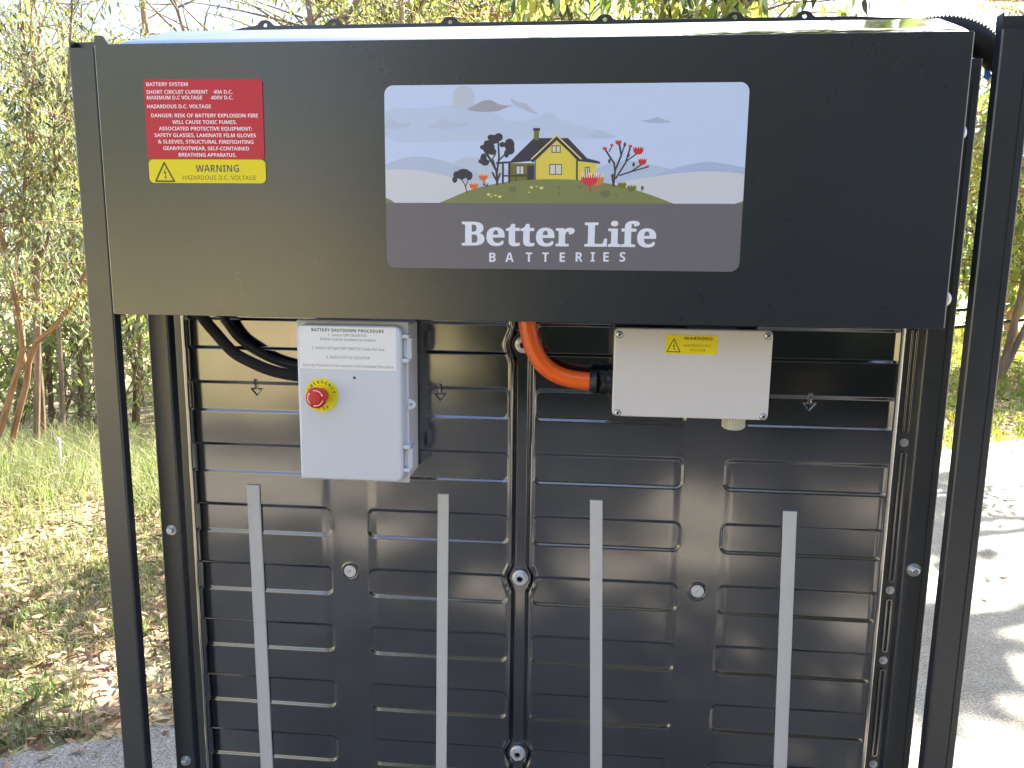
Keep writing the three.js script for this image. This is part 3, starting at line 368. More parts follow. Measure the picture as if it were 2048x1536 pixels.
{
  const xs = new Set(), ys = new Set(), add = (s, a, b, st) => { for (let v = a; v <= b + 1e-9; v += st) s.add(Math.round(v * 1e5) / 1e5); };
  add(xs, X0, X1, 0.012); add(ys, Y0, Y1, 0.012);
  for (const e of [0, 0.4, 1, 2, 3, 4.5, 6, 8, 10, 12, 13.5, 15, 17]) { xs.add(X0 + e / 1000); xs.add(X1 - e / 1000); }
  add(xs, CHX - 0.036, CHX + 0.036, 0.0011); for (const v of [-0.533, 0.223]) add(xs, v - 0.019, v + 0.003, 0.0012); for (const v of [-0.451, 0.307]) add(xs, v - 0.003, v + 0.019, 0.0012);
  for (const v of [-0.139, -0.092]) add(xs, v - 0.018, v + 0.018, 0.0015);
  for (const v of [-0.56, -0.428, 0.199, 0.328]) add(xs, v - 0.012, v + 0.012, 0.003);
  for (const v of ARROWS) add(xs, v - 0.016, v + 0.016, 0.0012);
  for (const v of [-0.4936, 0.2648]) add(xs, v - 0.024, v + 0.024, 0.0014);
  for (const t of PTOPS) { add(ys, t - 0.009, t + 0.002, 0.001); add(ys, t - 0.069, t - 0.058, 0.001); add(ys, t - 0.02, t - 0.009, 0.0022); add(ys, t - 0.058, t - 0.047, 0.0022); }
  for (const n of NUTS) add(ys, n - 0.042, n + 0.042, 0.0014); for (const v of [0.9227, 0.9156, 0.475]) add(ys, v - 0.024, v + 0.024, 0.0014); add(ys, 1.308, 1.352, 0.0012);
  const fl = (s) => { const a = [...s].sort((p, q) => p - q), o = [a[0]]; for (const v of a) if (v - o[o.length - 1] > 0.00045) o.push(v); return o; };
  const X = fl(xs), Y = fl(ys), nx = X.length, ny = Y.length, P = [], N = [], U = [], I = [], e = 0.0006;
  for (let j = 0; j < ny; j++) for (let i = 0; i < nx; i++) {
    const x = X[i], y = Y[j]; P.push(x, y, LZ + lidH(x, y)); const gx = (lidH(x + e, y) - lidH(x - e, y)) / (2 * e), gy = (lidH(x, y + e) - lidH(x, y - e)) / (2 * e), l = Math.hypot(gx, gy, 1); N.push(-gx / l, -gy / l, 1 / l); U.push(x, y);
    if (i < nx - 1 && j < ny - 1) { const q = j * nx + i; I.push(q, q + 1, q + nx, q + 1, q + nx + 1, q + nx); }
  }
  const g = new THREE.BufferGeometry(); g.setAttribute('position', new THREE.Float32BufferAttribute(P, 3)); g.setAttribute('normal', new THREE.Float32BufferAttribute(N, 3)); g.setAttribute('uv', new THREE.Float32BufferAttribute(U, 2)); g.setIndex(I);
  part('lid', g, M.lid, pack);
  const zw = LZ - 0.012, dp = 0.05; part('lid_wall', merge([box(0.002, Y1 - Y0, dp, X0 + 0.0012, (Y0 + Y1) / 2, zw - dp / 2), box(0.002, Y1 - Y0, dp, X1 - 0.0012, (Y0 + Y1) / 2, zw - dp / 2), box(X1 - X0 - 0.006, 0.002, dp, (X0 + X1) / 2, Y1 - 0.0012, zw - dp / 2)]), M.lid, pack);
}
{ // flange behind the lid with ears along its top edge and slots down its sides
  const s = new THREE.Shape(), top = 2.0825; s.moveTo(-0.925, 0.22); s.lineTo(0.705, 0.22); s.lineTo(0.705, 1.9); s.quadraticCurveTo(0.7, top - 0.02, 0.64, top - 0.006); s.lineTo(0.5, top);
  const ears = [0.4213, 0.288, 0.0347, -0.2775, -0.5189, -0.6658];
  for (const x of ears) { s.lineTo(x + 0.026, top); s.quadraticCurveTo(x + 0.017, top, x + 0.0135, top + 0.006); s.quadraticCurveTo(x + 0.009, top + 0.0115, x, top + 0.0115); s.quadraticCurveTo(x - 0.009, top + 0.0115, x - 0.0135, top + 0.006); s.quadraticCurveTo(x - 0.017, top, x - 0.026, top); }
  s.lineTo(-0.7, top - 0.001); s.quadraticCurveTo(-0.9, top - 0.03, -0.925, 1.95); s.lineTo(-0.925, 0.22);
  for (const x of ears) { const h = new THREE.Path(); h.absarc(x, top + 0.002, 0.0048, 0, Math.PI * 2); s.holes.push(h); }
  part('mounting_flange', new THREE.ExtrudeGeometry(s, { depth: 0.004, bevelEnabled: true, bevelSize: 0.0006, bevelThickness: 0.0006, bevelSegments: 1, curveSegments: 16 }).translate(0, 0, -0.204), M.post, pack);
  part('tray', rbox(1.48, 1.72, 0.1, 0.02, -0.106, 1.12, -0.26), M.post, pack);
  const slot = (x, y0, y1) => { const o = rrect(0.012, y1 - y0, 0.005, x, (y0 + y1) / 2); o.holes.push(rrect(0.0072, y1 - y0 - 0.005, 0.0034, x, (y0 + y1) / 2)); return new THREE.ExtrudeGeometry(o, { depth: 0.003, bevelEnabled: true, bevelSize: 0.0008, bevelThickness: 0.0008, bevelSegments: 2 }).translate(0, 0, -0.2); };
  const fb = [1.5, 1.241, 0.914, 0.751, 0.5]; for (let i = 0; i < fb.length - 1; i++) part('slot', slot(0.6825, fb[i + 1] + 0.02, fb[i] - 0.02), M.lid, pack);
  for (const y of fb) { const b = part('bolt', merge([zcyl(0.0088, 0.002, 24).translate(0, 0, 0.001), new THREE.CylinderGeometry(0.0052, 0.0055, 0.006, 6).rotateX(Math.PI / 2).translate(0, 0, 0.005)]), M.zinc, pack, [0.6825, y, -0.1995]); }
}
for (const y of NUTS) { // hollow flanged nuts in the centre channel
  const pr = [[0.0068, -0.004], [0.0068, 0.0125], [0.0082, 0.0135]]; const n = part('sleeve_nut', merge([new THREE.LatheGeometry([[0.0062, -0.006], [0.018, -0.006], [0.018, 0.0005], [0.0168, 0.0022], [0.0128, 0.003]].map(p => new THREE.Vector2(...p)), 36).rotateX(Math.PI / 2)]), M.plated, pack, [CHX, y, LZ - 0.0085]);
  const hs = new THREE.Shape(); for (let k = 0; k < 6; k++) { const a = k * Math.PI / 3 + 0.2; hs[k ? 'lineTo' : 'moveTo'](Math.cos(a) * 0.0138, Math.sin(a) * 0.0138); } hs.closePath(); const hp = new THREE.Path(); hp.absarc(0, 0, 0.0075, 0, Math.PI * 2); hs.holes.push(hp);
  part('hex', new THREE.ExtrudeGeometry(hs, { depth: 0.007, bevelEnabled: true, bevelSize: 0.0008, bevelThickness: 0.0008, bevelSegments: 2, curveSegments: 24 }).translate(0, 0, 0.002), M.plated, n);
  part('bore', merge([new THREE.CylinderGeometry(0.0076, 0.0076, 0.02, 24, 1, true).rotateX(Math.PI / 2), new THREE.CircleGeometry(0.0076, 24).translate(0, 0, -0.006)]), mat({ color: col(0.02, 0.02, 0.02), roughness: 0.5, side: THREE.DoubleSide }), n);
}
for (const [x, y] of [[-0.4936, 0.9227], [0.2648, 0.9156], [-0.4936, -0.1]].slice(0, 2)) {
  const hs = new THREE.Shape(); hs.absarc(0, 0, 0.0128, 0, Math.PI * 2); const hp = new THREE.Path(); for (let k = 0; k < 6; k++) { const a = k * Math.PI / 3; hp[k ? 'lineTo' : 'moveTo'](Math.cos(a) * 0.005, Math.sin(a) * 0.005); } hp.closePath(); hs.holes.push(hp);
  const b = part('socket_bolt', new THREE.ExtrudeGeometry(hs, { depth: 0.003, bevelEnabled: true, bevelSize: 0.0009, bevelThickness: 0.0009, bevelSegments: 2, curveSegments: 28 }), M.plated, pack, [x, y, LZ - 0.0035]);
  part('socket', new THREE.CylinderGeometry(0.0052, 0.0052, 0.0005, 6).rotateX(Math.PI / 2).translate(0, 0, 0.0005), M.zinc, b);
}
// foam strips stuck down the pack
[[-0.7068, 1.1138, -0.704, 0.0285, 'far left'], [-0.2829, 1.1105, -0.2898, 0.024, 'below the pale enclosure'], [0.0445, 1.1092, 0.0632, 0.0264, 'right of the centre channel'], [0.4436, 1.1017, 0.4645, 0.0272, 'far right']].forEach(([x, top, xb, w, where], i) => {
  const bot = 0.3, n = 90, P = [], U = [], I = [], r = rng(400 + i), t = 0.0045;
  for (let j = 0; j <= n; j++) { const y = top + (bot - top) * j / n, cx = x + (xb - x) * (top - y) / (top - 0.45) + 0.0004 * fbm(y * 6, i, 0, 2); const h = Math.max(lidH(cx, y), lidH(cx, y - 0.012), lidH(cx, y + 0.012)) * 0 + 0.12 * lidH(cx, y) + 0.0003 * fbm(y * 25, i * 3, 2, 2);
    for (const [sx, sz] of [[-1, -0.0005], [-1, t - 0.001], [-0.93, t], [0.93, t], [1, t - 0.001], [1, -0.0005]]) { P.push(cx + sx * w / 2, y, LZ + h + sz + 0.0006); U.push(cx + sx * w / 2, y); }
    if (j < n) for (let k = 0; k < 5; k++) { const q = j * 6 + k; I.push(q, q + 6, q + 1, q + 1, q + 6, q + 7); } }
  I.push(0, 1, 5, 1, 4, 5, 1, 2, 4, 2, 3, 4);
  const g = new THREE.BufferGeometry(); g.setAttribute('position', new THREE.Float32BufferAttribute(P, 3)); g.setAttribute('uv', new THREE.Float32BufferAttribute(U, 2)); g.setIndex(I);
  const m = part(numbered('foam_strip'), toCreasedNormals(g, 0.6), M.foam, scene); tag(m, 'grey foam strip upright on the battery pack, ' + where, 'foam strip', 'grey foam strips on the battery pack');
});

// ---------------------------------------------------------------- printed things
function print(w, h, px, draw) { const c = document.createElement('canvas'); c.width = Math.round(w * px); c.height = Math.round(h * px); const x = c.getContext('2d'); draw(x, c.width, c.height); const t = new THREE.CanvasTexture(c); t.colorSpace = THREE.SRGBColorSpace; t.anisotropy = 8; return t; }
function plate(w, h, r, t, tex, rough = 0.4) { // thin printed plate, its lower left corner at the origin
  const g = new THREE.ExtrudeGeometry(rrect(w, h, r, w / 2, h / 2), { depth: t, bevelEnabled: false, curveSegments: 10 }), p = g.attributes.position, u = g.attributes.uv; for (let i = 0; i < p.count; i++) u.setXY(i, Math.min(0.999, Math.max(0.001, p.getX(i) / w)), Math.min(0.999, Math.max(0.001, p.getY(i) / h))); return [g, mat({ map: tex, roughness: rough })];
}
function text(x, s, px, py, size, o = {}) { x.font = (o.weight || '') + ' ' + size + 'px ' + (o.font || 'sans-serif'); x.textAlign = o.align || 'left'; x.textBaseline = 'alphabetic'; x.fillStyle = o.color || '#fff'; if (o.width) { const m = x.measureText(s).width; x.save(); x.translate(px, py); x.scale(o.width / m, 1); x.fillText(s, 0, 0); if (o.stroke) { x.lineWidth = o.stroke; x.strokeStyle = x.fillStyle; x.strokeText(s, 0, 0); } x.restore(); } else x.fillText(s, px, py); }
function hazard(x, cx, top, bottom, half, lw, c) { x.strokeStyle = c; x.lineWidth = lw; x.lineJoin = 'round'; x.beginPath(); x.moveTo(cx, top + lw / 2); x.lineTo(cx + half, bottom - lw / 2); x.lineTo(cx - half, bottom - lw / 2); x.closePath(); x.stroke(); const H = bottom - top, P = (a, b) => [cx + a * H, top + b * H]; x.fillStyle = c; x.beginPath(); [[0.03, 0.3], [-0.06, 0.6], [0.03, 0.56], [0.015, 0.74], [-0.03, 0.73], [0.045, 0.88], [0.09, 0.72], [0.055, 0.735], [0.09, 0.46], [0.0, 0.5], [0.065, 0.3]].forEach(([a, b], i) => x[i ? 'lineTo' : 'moveTo'](...P(a, b))); x.closePath(); x.fill(); }
function skew(mesh, k) { const p = mesh.geometry.attributes.position; for (let i = 0; i < p.count; i++) p.setX(i, p.getX(i) + k * p.getY(i)); }
{ // red danger label
  const w = 0.2285, h = 0.1425;
  const t = print(w, h, 5200, (x, W, H) => { // laid out in the units of 1400 x 945
    x.scale(W / 1400, H / 945); x.fillStyle = '#cb2a3c'; x.fillRect(0, 0, 1400, 945);
    text(x, 'BATTERY SYSTEM', 26, 79, 58, { width: 505, stroke: 1.5 }); text(x, 'SHORT CIRCUIT CURRENT', 26, 170, 58, { width: 735, stroke: 1.5 }); text(x, '40A D.C.', 826, 170, 58, { width: 228, stroke: 1.5 }); text(x, 'MAXIMUM D.C VOLTAGE', 26, 236, 58, { width: 668, stroke: 1.5 }); text(x, '400V D.C.', 794, 236, 58, { width: 264, stroke: 1.5 }); text(x, 'HAZARDOUS D.C. VOLTAGE', 24, 340, 58, { width: 768, stroke: 1.5 });
    [['DANGER: RISK OF BATTERY EXPLOSION FIRE', 66, 1276], ['WILL CAUSE TOXIC FUMES.', 320, 770], ['ASSOCIATED PROTECTIVE EQUIPMENT:', 156, 1110], ['SAFETY GLASSES, LAMINATE FILM GLOVES', 96, 1212], ['& SLEEVES, STRUCTURAL FIREFIGHTING', 134, 1146], ['GEAR/FOOTWEAR, SELF-CONTAINED', 192, 1032], ['BREATHING APPARATUS.', 372, 698]].forEach(([s, a, b], i) => text(x, s, a, 447 + i * 78.3, 58, { width: b, stroke: 1.5 }));
  });
  const [g, m] = plate(w, h, 0.006, 0.0008, t); const o = part('danger_label', g, m, scene, [-0.8212, 1.7897, 0.0008]); tag(o, 'red danger label with white text above the yellow warning label', 'danger label'); o.rotation.z = -0.007;
}
{ // yellow warning label
  const w = 0.2285, h = 0.0432;
  const t = print(w, h, 5200, (x, W, H) => { x.scale(W / 1400, H / 265); x.fillStyle = '#f4e21c'; x.fillRect(0, 0, 1400, 265); hazard(x, 188, 28, 256, 112, 20, '#5a5038'); text(x, 'WARNING', 566, 138, 108, { width: 525, weight: 'bold', color: '#5f5650' }); text(x, 'HAZARDOUS D.C. VOLTAGE', 396, 228, 66, { width: 890, color: '#5d5434' }); });
  const [g, m] = plate(w, h, 0.0095, 0.001, t); const o = part('warning_label', g, m, scene, [-0.8199, 1.7452, 0.0008]); tag(o, 'yellow warning label with lightning triangle under the red danger label', 'warning label'); o.rotation.z = -0.003;
}
{ // logo sign
  const w = 0.6468, h = 0.3258;
  const t = print(w, h, 3100, (x, W, H) => {
    const T = (a, b) => { const xl = 72 + (b - 75) * 0.01875, xr = 1995 - (b - 65) * 0.0556, u = (a - xl) / (xr - xl), yt = 80 - 15 * u, yb = 1035 + 28 * u; return [u * W, (b - yt) / (yb - yt) * H]; };
    const path = (pts, c, close = true) => { x.beginPath(); pts.forEach((p, i) => x[i ? 'lineTo' : 'moveTo'](...T(p[0], p[1]))); if (close) x.closePath(); x.fillStyle = c; x.fill(); };
    const smooth = (pts, c) => { const q = pts.map(p => T(p[0], p[1])), n = q.length; x.beginPath(); x.moveTo((q[n - 1][0] + q[0][0]) / 2, (q[n - 1][1] + q[0][1]) / 2); for (let i = 0; i < n; i++) { const a = q[i], b = q[(i + 1) % n]; x.quadraticCurveTo(a[0], a[1], (a[0] + b[0]) / 2, (a[1] + b[1]) / 2); } x.closePath(); x.fillStyle = c; x.fill(); };
    const line = (pts, c, lw) => { x.beginPath(); pts.forEach((p, i) => x[i ? 'lineTo' : 'moveTo'](...T(p[0], p[1]))); x.strokeStyle = c; x.lineWidth = lw; x.lineCap = 'round'; x.lineJoin = 'round'; x.stroke(); };
    const dot = (a, b, r, c, ry = r) => { const [p, q] = T(a, b); x.beginPath(); x.ellipse(p, q, r, ry, 0, 0, 7); x.fillStyle = c; x.fill(); };
    const ink = '#47454a', green = '#8a8f5c', olive = '#7d7b40', yel = '#ecd95c';
    x.fillStyle = '#d2e1fa'; x.fillRect(0, 0, W, H);
    smooth([[60, 190], [300, 200], [430, 175], [600, 190], [690, 230], [760, 270], [900, 250], [960, 205], [1000, 250], [1130, 290], [1230, 310], [1330, 345], [1230, 355], [1100, 350], [900, 350], [700, 370], [500, 360], [300, 380], [60, 360]], '#cbd9ee');
    dot(503, 140, 62, '#cdd2de'); smooth([[425, 185], [470, 178], [540, 165], [590, 178], [640, 190], [560, 195], [470, 198]], '#cbd3e2');
    smooth([[512, 200], [560, 185], [600, 158], [650, 150], [690, 178], [740, 183], [775, 180], [735, 192], [690, 212], [640, 214], [600, 215], [550, 210]], '#b0afb6');
    smooth([[748, 140], [790, 165], [840, 170], [870, 205], [915, 232], [870, 222], [820, 200], [770, 178]], '#c0c9da');
    for (const [a, b, s] of [[425, 285, 1], [130, 285, 0.8]]) smooth([[a - 135 * s, b], [a - 80 * s, b - 2], [a - 50 * s, b - 32], [a - 10 * s, b - 34], [a + 30 * s, b - 10], [a + 130 * s, b - 16], [a + 70 * s, b + 14], [a - 60 * s, b + 18]], '#c6d1e5');
    smooth([[1430, 262], [1490, 255], [1525, 240], [1555, 255], [1605, 266], [1555, 276], [1480, 272]], '#b9c6dd');
    smooth([[1160, 345], [1195, 320], [1225, 302], [1260, 325], [1330, 345], [1240, 356]], '#c5d3e9');
    smooth([[400, 520], [470, 460], [560, 442], [680, 470], [800, 560], [400, 560]], '#cad5e4');
    smooth([[20, 540], [40, 500], [200, 440], [340, 450], [470, 490], [620, 540], [640, 640], [20, 640]], '#c2cee0');
    smooth([[1150, 560], [1230, 490], [1370, 460], [1490, 490], [1640, 520], [1900, 600], [1150, 620]], '#c2d0e6'); smooth([[1500, 540], [1650, 495], [1780, 470], [1900, 490], [2040, 520], [2040, 640], [1500, 640]], '#b9c9e2');
    smooth([[20, 540], [60, 512], [220, 508], [380, 535], [560, 590], [660, 700], [700, 760], [20, 760]], '#dcdee0'); smooth([[1200, 600], [1450, 560], [1680, 525], [1900, 525], [2060, 560], [2060, 760], [1200, 760]], '#dbdee1');
    // hill and its trees
    smooth([[330, 705], [420, 670], [560, 610], [780, 568], [1000, 560], [1240, 578], [1420, 622], [1560, 675], [1640, 708], [1640, 770], [330, 770]], green);
    smooth([[40, 660], [85, 658], [140, 688], [150, 730], [40, 730]], green); smooth([[1900, 705], [1960, 680], [2000, 670], [2000, 730], [1880, 730]], green);
    line([[686, 590], [682, 520], [655, 470], [625, 425]], ink, 13); line([[684, 530], [695, 450], [690, 370]], ink, 10); line([[690, 470], [730, 430], [745, 390]], ink, 8); line([[655, 470], [615, 465]], ink, 7); line([[672, 490], [660, 455], [675, 435]], ink, 7); line([[684, 575], [660, 530]], ink, 10); line([[686, 575], [700, 535]], ink, 10);
    for (const [a, b, p, q] of [[640, 400, 34, 34], [612, 397, 20, 13], [632, 378, 20, 18], [668, 356, 32, 24], [692, 345, 24, 22], [650, 345, 18, 14], [750, 385, 28, 34], [712, 383, 16, 14], [755, 410, 24, 26], [735, 430, 14, 22], [612, 455, 18, 28], [620, 475, 24, 18], [598, 470, 14, 12], [660, 420, 22, 18]]) dot(a, b, p, ink, q);
    line([[524, 632], [512, 590], [490, 560]], ink, 6); line([[518, 600], [530, 565]], ink, 5); for (const [a, b, p, q] of [[505, 530, 40, 22], [470, 540, 24, 20], [535, 545, 22, 24], [458, 565, 16, 18], [495, 545, 30, 20]]) dot(a, b, p * 0.9, ink, q);
    // house
    path([[752, 480], [884, 480], [884, 575], [752, 575]], olive); path([[845, 492], [884, 492], [884, 570], [845, 570]], ink);
    path([[755, 470], [880, 350], [1060, 350], [1160, 455], [1225, 472], [1230, 484], [1100, 468], [870, 468], [680, 486], [680, 474]], ink);
    path([[876, 298], [912, 298], [912, 312], [876, 312]], ink); path([[880, 312], [908, 312], [906, 360], [880, 360]], olive);
    path([[1112, 470], [1210, 484], [1205, 560], [1170, 576], [1112, 572]], yel);
    path([[888, 466], [1000, 352], [1104, 462], [1104, 575], [888, 575]], yel);
    line([[875, 466], [1000, 348], [1124, 462]], ink, 20); line([[868, 458], [1000, 336], [1128, 458]], '#efe79c', 7); line([[1107, 470], [1107, 572]], ink, 10); line([[888, 470], [888, 572]], ink, 5);
    const win = (a, b, c, d) => { path([[a, b], [c, b], [c, d], [a, d]], ink); const m = (a + c) / 2, e = 4; path([[a + e, b + e], [m - 2, b + e], [m - 2, d - e], [a + e, d - e]], '#dfdfd6'); path([[m + 2, b + e], [c - e, b + e], [c - e, d - e], [m + 2, d - e]], '#dfdfd6'); };
    win(974, 388, 1021, 426); win(962, 485, 1028, 541); win(785, 492, 829, 540); win(1148, 500, 1174, 540);
    line([[716, 482], [716, 582]], ink, 11); line([[750, 482], [750, 578]], ink, 13); line([[716, 546], [845, 546]], ink, 8); line([[785, 546], [785, 574]], ink, 4);
    smooth([[690, 610], [760, 575], [900, 564], [1060, 564], [1200, 576], [1300, 605], [1200, 620], [900, 610]], green);
    // flowering tree
    line([[1298, 600], [1306, 520], [1300, 480], [1280, 450], [1252, 405]], ink, 10); line([[1306, 520], [1338, 440], [1328, 385]], ink, 10); line([[1338, 440], [1356, 385]], ink, 7); line([[1310, 560], [1360, 480], [1384, 400]], ink, 9); line([[1365, 470], [1420, 430]], ink, 7); line([[1330, 545], [1390, 525], [1445, 485]], ink, 8); line([[1390, 525], [1470, 502]], ink, 7); line([[1275, 420], [1290, 390]], ink, 6); line([[1292, 560], [1296, 590]], ink, 9);
    const bloom = (a, b, s, c) => { const p = []; for (let i = 0; i <= 8; i++) { const q = Math.PI * (i / 8); p.push([a - Math.cos(q) * s, b + Math.sin(q) * s * 0.85]); } for (let i = 8; i >= 0; i--) { const q = -1 + i / 4; p.push([a + q * s * 1.05, b - s * (i % 2 ? 0.25 : 0.8)]); } path(p, c); };
    for (const [a, b, s] of [[1252, 404, 11], [1289, 386, 8], [1323, 372, 16], [1385, 392, 9], [1426, 414, 26], [1447, 472, 21], [1474, 499, 8]]) bloom(a, b, s, '#d93a3c'); for (const [a, b] of [[1356, 384], [1276, 470], [1375, 438], [1292, 548], [1402, 488]]) dot(a, b, 7, ink, 12);
    for (const [a, b, s, c] of [[1208, 565, 40, '#e08a48'], [1172, 565, 42, '#dd4650'], [560, 595, 24, '#e07c40'], [611, 550, 24, '#e07c40']]) { line([[a, b + 10], [a + 6, b + s * 1.5]], c === '#dd4650' ? '#c9505a' : '#c9704e', 9); bloom(a, b, s, c); for (let i = -3; i <= 3; i++) line([[a + i * s * 0.28, b - s * 0.25], [a + i * s * 0.34, b - s * 0.75]], '#f1ead2', s * 0.14); }
    for (const [a, b, s] of [[640, 643, 9], [655, 655, 5], [676, 648, 6], [700, 655, 9], [868, 606, 9], [894, 602, 5], [921, 609, 10], [856, 633, 5]]) bloom(a, b, s, '#efe284');
    for (const [a, b, p, q] of [[768, 618, 22, 18], [1255, 642, 28, 20], [1012, 607, 8, 8], [1016, 641, 8, 8], [1122, 607, 9, 8], [1312, 650, 8, 8]]) dot(a, b, p, '#7b7d57', q); bloom(1342, 595, 22, olive); bloom(1392, 612, 24, olive); dot(1447, 612, 8, '#6c6c60', 13); line([[1445, 620], [1440, 634]], '#6c6c60', 3); line([[630, 600], [612, 590]], ink, 7); line([[630, 600], [636, 588]], ink, 6);
    path([[40, 686], [2040, 697], [2040, 1100], [40, 1100]], '#787477');
    text(x, 'Better Life', 0, 0, 1, {}); const [bx, by] = T(494, 915), [ex] = T(1522, 915); text(x, 'Better Life', bx, by - 2, 180, { font: 'serif', weight: 'bold', color: '#eef2fb', width: ex - bx, stroke: 5 });
    const bt = 'BATTERIES', xs = [660, 752, 855, 942, 1030, 1116, 1190, 1258, 1344]; [...bt].forEach((c, i) => { const [a, b] = T(xs[i], 1005); text(x, c, a, b, 74, { weight: 'bold', color: '#eef2fb', align: 'center' }); });
  });
  const [g, m] = plate(w, h, 0.0165, 0.0015, t, 0.35); const o = part('logo_sign', g, m, scene, [-0.3633, 1.5912, 0.0008]); tag(o, 'rounded logo sign with a yellow house on a hill', 'sign');
}

// ---------------------------------------------------------------- shutdown enclosure
{
  const e = thing('switch_enclosure', 'tall pale grey enclosure with red emergency stop below the cover', 'enclosure', [-0.444, 1.326, LZ]);
  const ex = (x) => x + 0.444, ey = (y) => y - 1.326;
  part('body', rbox(0.218, 0.318, 0.098, 0.008, 0, 0, 0.054, 4), M.abs, e);
  part('rim', merge([rbox(0.224, 0.324, 0.008, 0.0035, 0, 0, 0.105, 4)]), M.abs, e);
  const ds = rrect(0.196, 0.3, 0.009); const door = part('door', new THREE.ExtrudeGeometry(ds, { depth: 0.014, bevelEnabled: true, bevelSize: 0.005, bevelThickness: 0.006, bevelSegments: 5, curveSegments: 8 }).translate(0.0, -0.0, 0.11), M.abs, e, [0, -0.0005, 0]);
  const w = 0.192, h = 0.083, t = print(w, h, 6500, (x, W, H) => {
    x.scale(W / 835, H / 362); x.fillStyle = '#f2f1ec'; x.fillRect(0, 0, 835, 362); const c = '#565656';
    text(x, 'BATTERY SHUTDOWN PROCEDURE', 106, 42, 36, { width: 627, weight: 'bold', color: '#333' }); text(x, '1. Switch OFF INVERTER', 250, 80, 31, { width: 333, color: c }); text(x, '(Follow Inverter shutdown procedure)', 182, 116, 31, { width: 478, color: c }); text(x, '2. Switch OFF BATTERY SWITCH Inside this box', 106, 192, 31, { width: 630, color: c }); text(x, '3. Switch OFF DC ISOLATOR', 230, 268, 31, { width: 380, color: c }); text(x, 'Start-Up Procedure is the reverse of the Shutdown Procedure', 28, 340, 31, { width: 782, color: c });
  });
  const [lg, lm] = plate(w, h, 0.0006, 0.0005, t, 0.5); const lab = part('procedure_label', lg, lm, door, [ex(-0.5425), ey(1.3945) + 0.0005, 0.1301]); lab.rotation.z = -0.006; lab.userData.label = 'white label with the shutdown steps';
  part('screw', zcyl(0.0026, 0.001, 16), M.gland, door, [ex(-0.434), ey(1.379), 0.1303]);
  // emergency stop
  const es = new THREE.Group(); es.name = 'emergency_stop'; es.position.set(ex(-0.5005), ey(1.3425), 0.13); e.add(es); es.userData.label = 'red mushroom button on a yellow ring';
  const ring = print(0.066, 0.066, 8000, (x, W) => { x.fillStyle = '#f6ea12'; x.fillRect(0, 0, W, W); x.translate(W / 2, W / 2); x.fillStyle = '#3a3a10'; x.font = 'bold ' + W * 0.125 + 'px sans-serif'; x.textAlign = 'center'; x.textBaseline = 'middle'; [...'EMERGENCY'].forEach((c, i) => { x.save(); x.rotate((-68 + i * 17.5) * Math.PI / 180 + 0.05); x.translate(0, -W * 0.395); x.fillText(c, 0, 0); x.restore(); }); [...'STOP'].forEach((c, i) => { x.save(); x.rotate((26 - i * 17.5) * Math.PI / 180); x.translate(0, W * 0.395); x.fillText(c, 0, 0); x.restore(); }); });
  const rg = new THREE.CircleGeometry(0.0333, 48).translate(0, 0, 0.0016); const ring2 = part('ring_plate', rg, mat({ map: ring, roughness: 0.4 }), es); part('ring_edge', zcyl(0.0333, 0.0014, 48).translate(0, 0, 0.0007), mat({ color: col(0.8, 0.72, 0.01), roughness: 0.45 }), es);
  part('collar', zcyl(0.0145, 0.018, 32, 0.0135).translate(0, 0, 0.0105), mat({ color: col(0.5, 0.05, 0.04), roughness: 0.5 }), es);
  const kn = new THREE.LatheGeometry([[0, 0.001], [0.0155, 0.001], [0.019, 0.005], [0.0205, 0.009], [0.0208, 0.0125], [0.0196, 0.0152], [0.0165, 0.0168], [0.012, 0.0172], [0.0108, 0.0182], [0.0095, 0.0186], [0, 0.0189]].map(p => new THREE.Vector2(...p)), 48).rotateX(Math.PI / 2); part('mushroom_button', kn, M.red, es, [0, 0, 0.019]);
  const ar = []; for (let k = 0; k < 3; k++) { const a0 = k * 2.094 + 0.5, r = 0.0148; ar.push(new THREE.RingGeometry(r - 0.0007, r + 0.0007, 16, 1, a0, 1.35)); const hx = Math.cos(a0) * r, hy = Math.sin(a0) * r, s = 0.0026, tx = Math.sin(a0), ty = -Math.cos(a0), nx = Math.cos(a0), ny = Math.sin(a0); const g = new THREE.BufferGeometry(); g.setAttribute('position', new THREE.Float32BufferAttribute([hx + nx * s * 0.8, hy + ny * s * 0.8, 0, hx - nx * s * 0.8, hy - ny * s * 0.8, 0, hx + tx * s * 1.4, hy + ty * s * 1.4, 0].map(v => v), 3)); g.setAttribute('normal', new THREE.Float32BufferAttribute([0, 0, 1, 0, 0, 1, 0, 0, 1], 3)); g.setAttribute('uv', new THREE.Float32BufferAttribute([0, 0, 0, 0, 0, 0], 2)); ar.push(g); }
  part('turn_arrow', merge(ar), mat({ color: col(0.9, 0.85, 0.85), roughness: 0.4, side: THREE.DoubleSide }), es, [0, 0, 0.0366]);
  // latches on the right side
  for (const y of [1.4365, 1.217]) {
    const L = new THREE.Group(); L.name = 'hinge'; L.position.set(0.113, ey(y), 0.1); e.add(L);
    part('knuckle', merge([rbox(0.024, 0.0085, 0.02, 0.003, -0.008, 0.0235, 0.014), rbox(0.024, 0.0085, 0.02, 0.003, -0.008, -0.0235, 0.014)]), M.abs, L);
    part('pin', merge([cyl(0.0058, 0.04, 20).translate(0.0015, 0, 0.012), rbox(0.006, 0.036, 0.008, 0.002, -0.0065, 0, 0.012)]), M.abs, L);
    part('leaf', rbox(0.0035, 0.034, 0.052, 0.0016, 0.0, 0, -0.022), M.abs, L);
  }
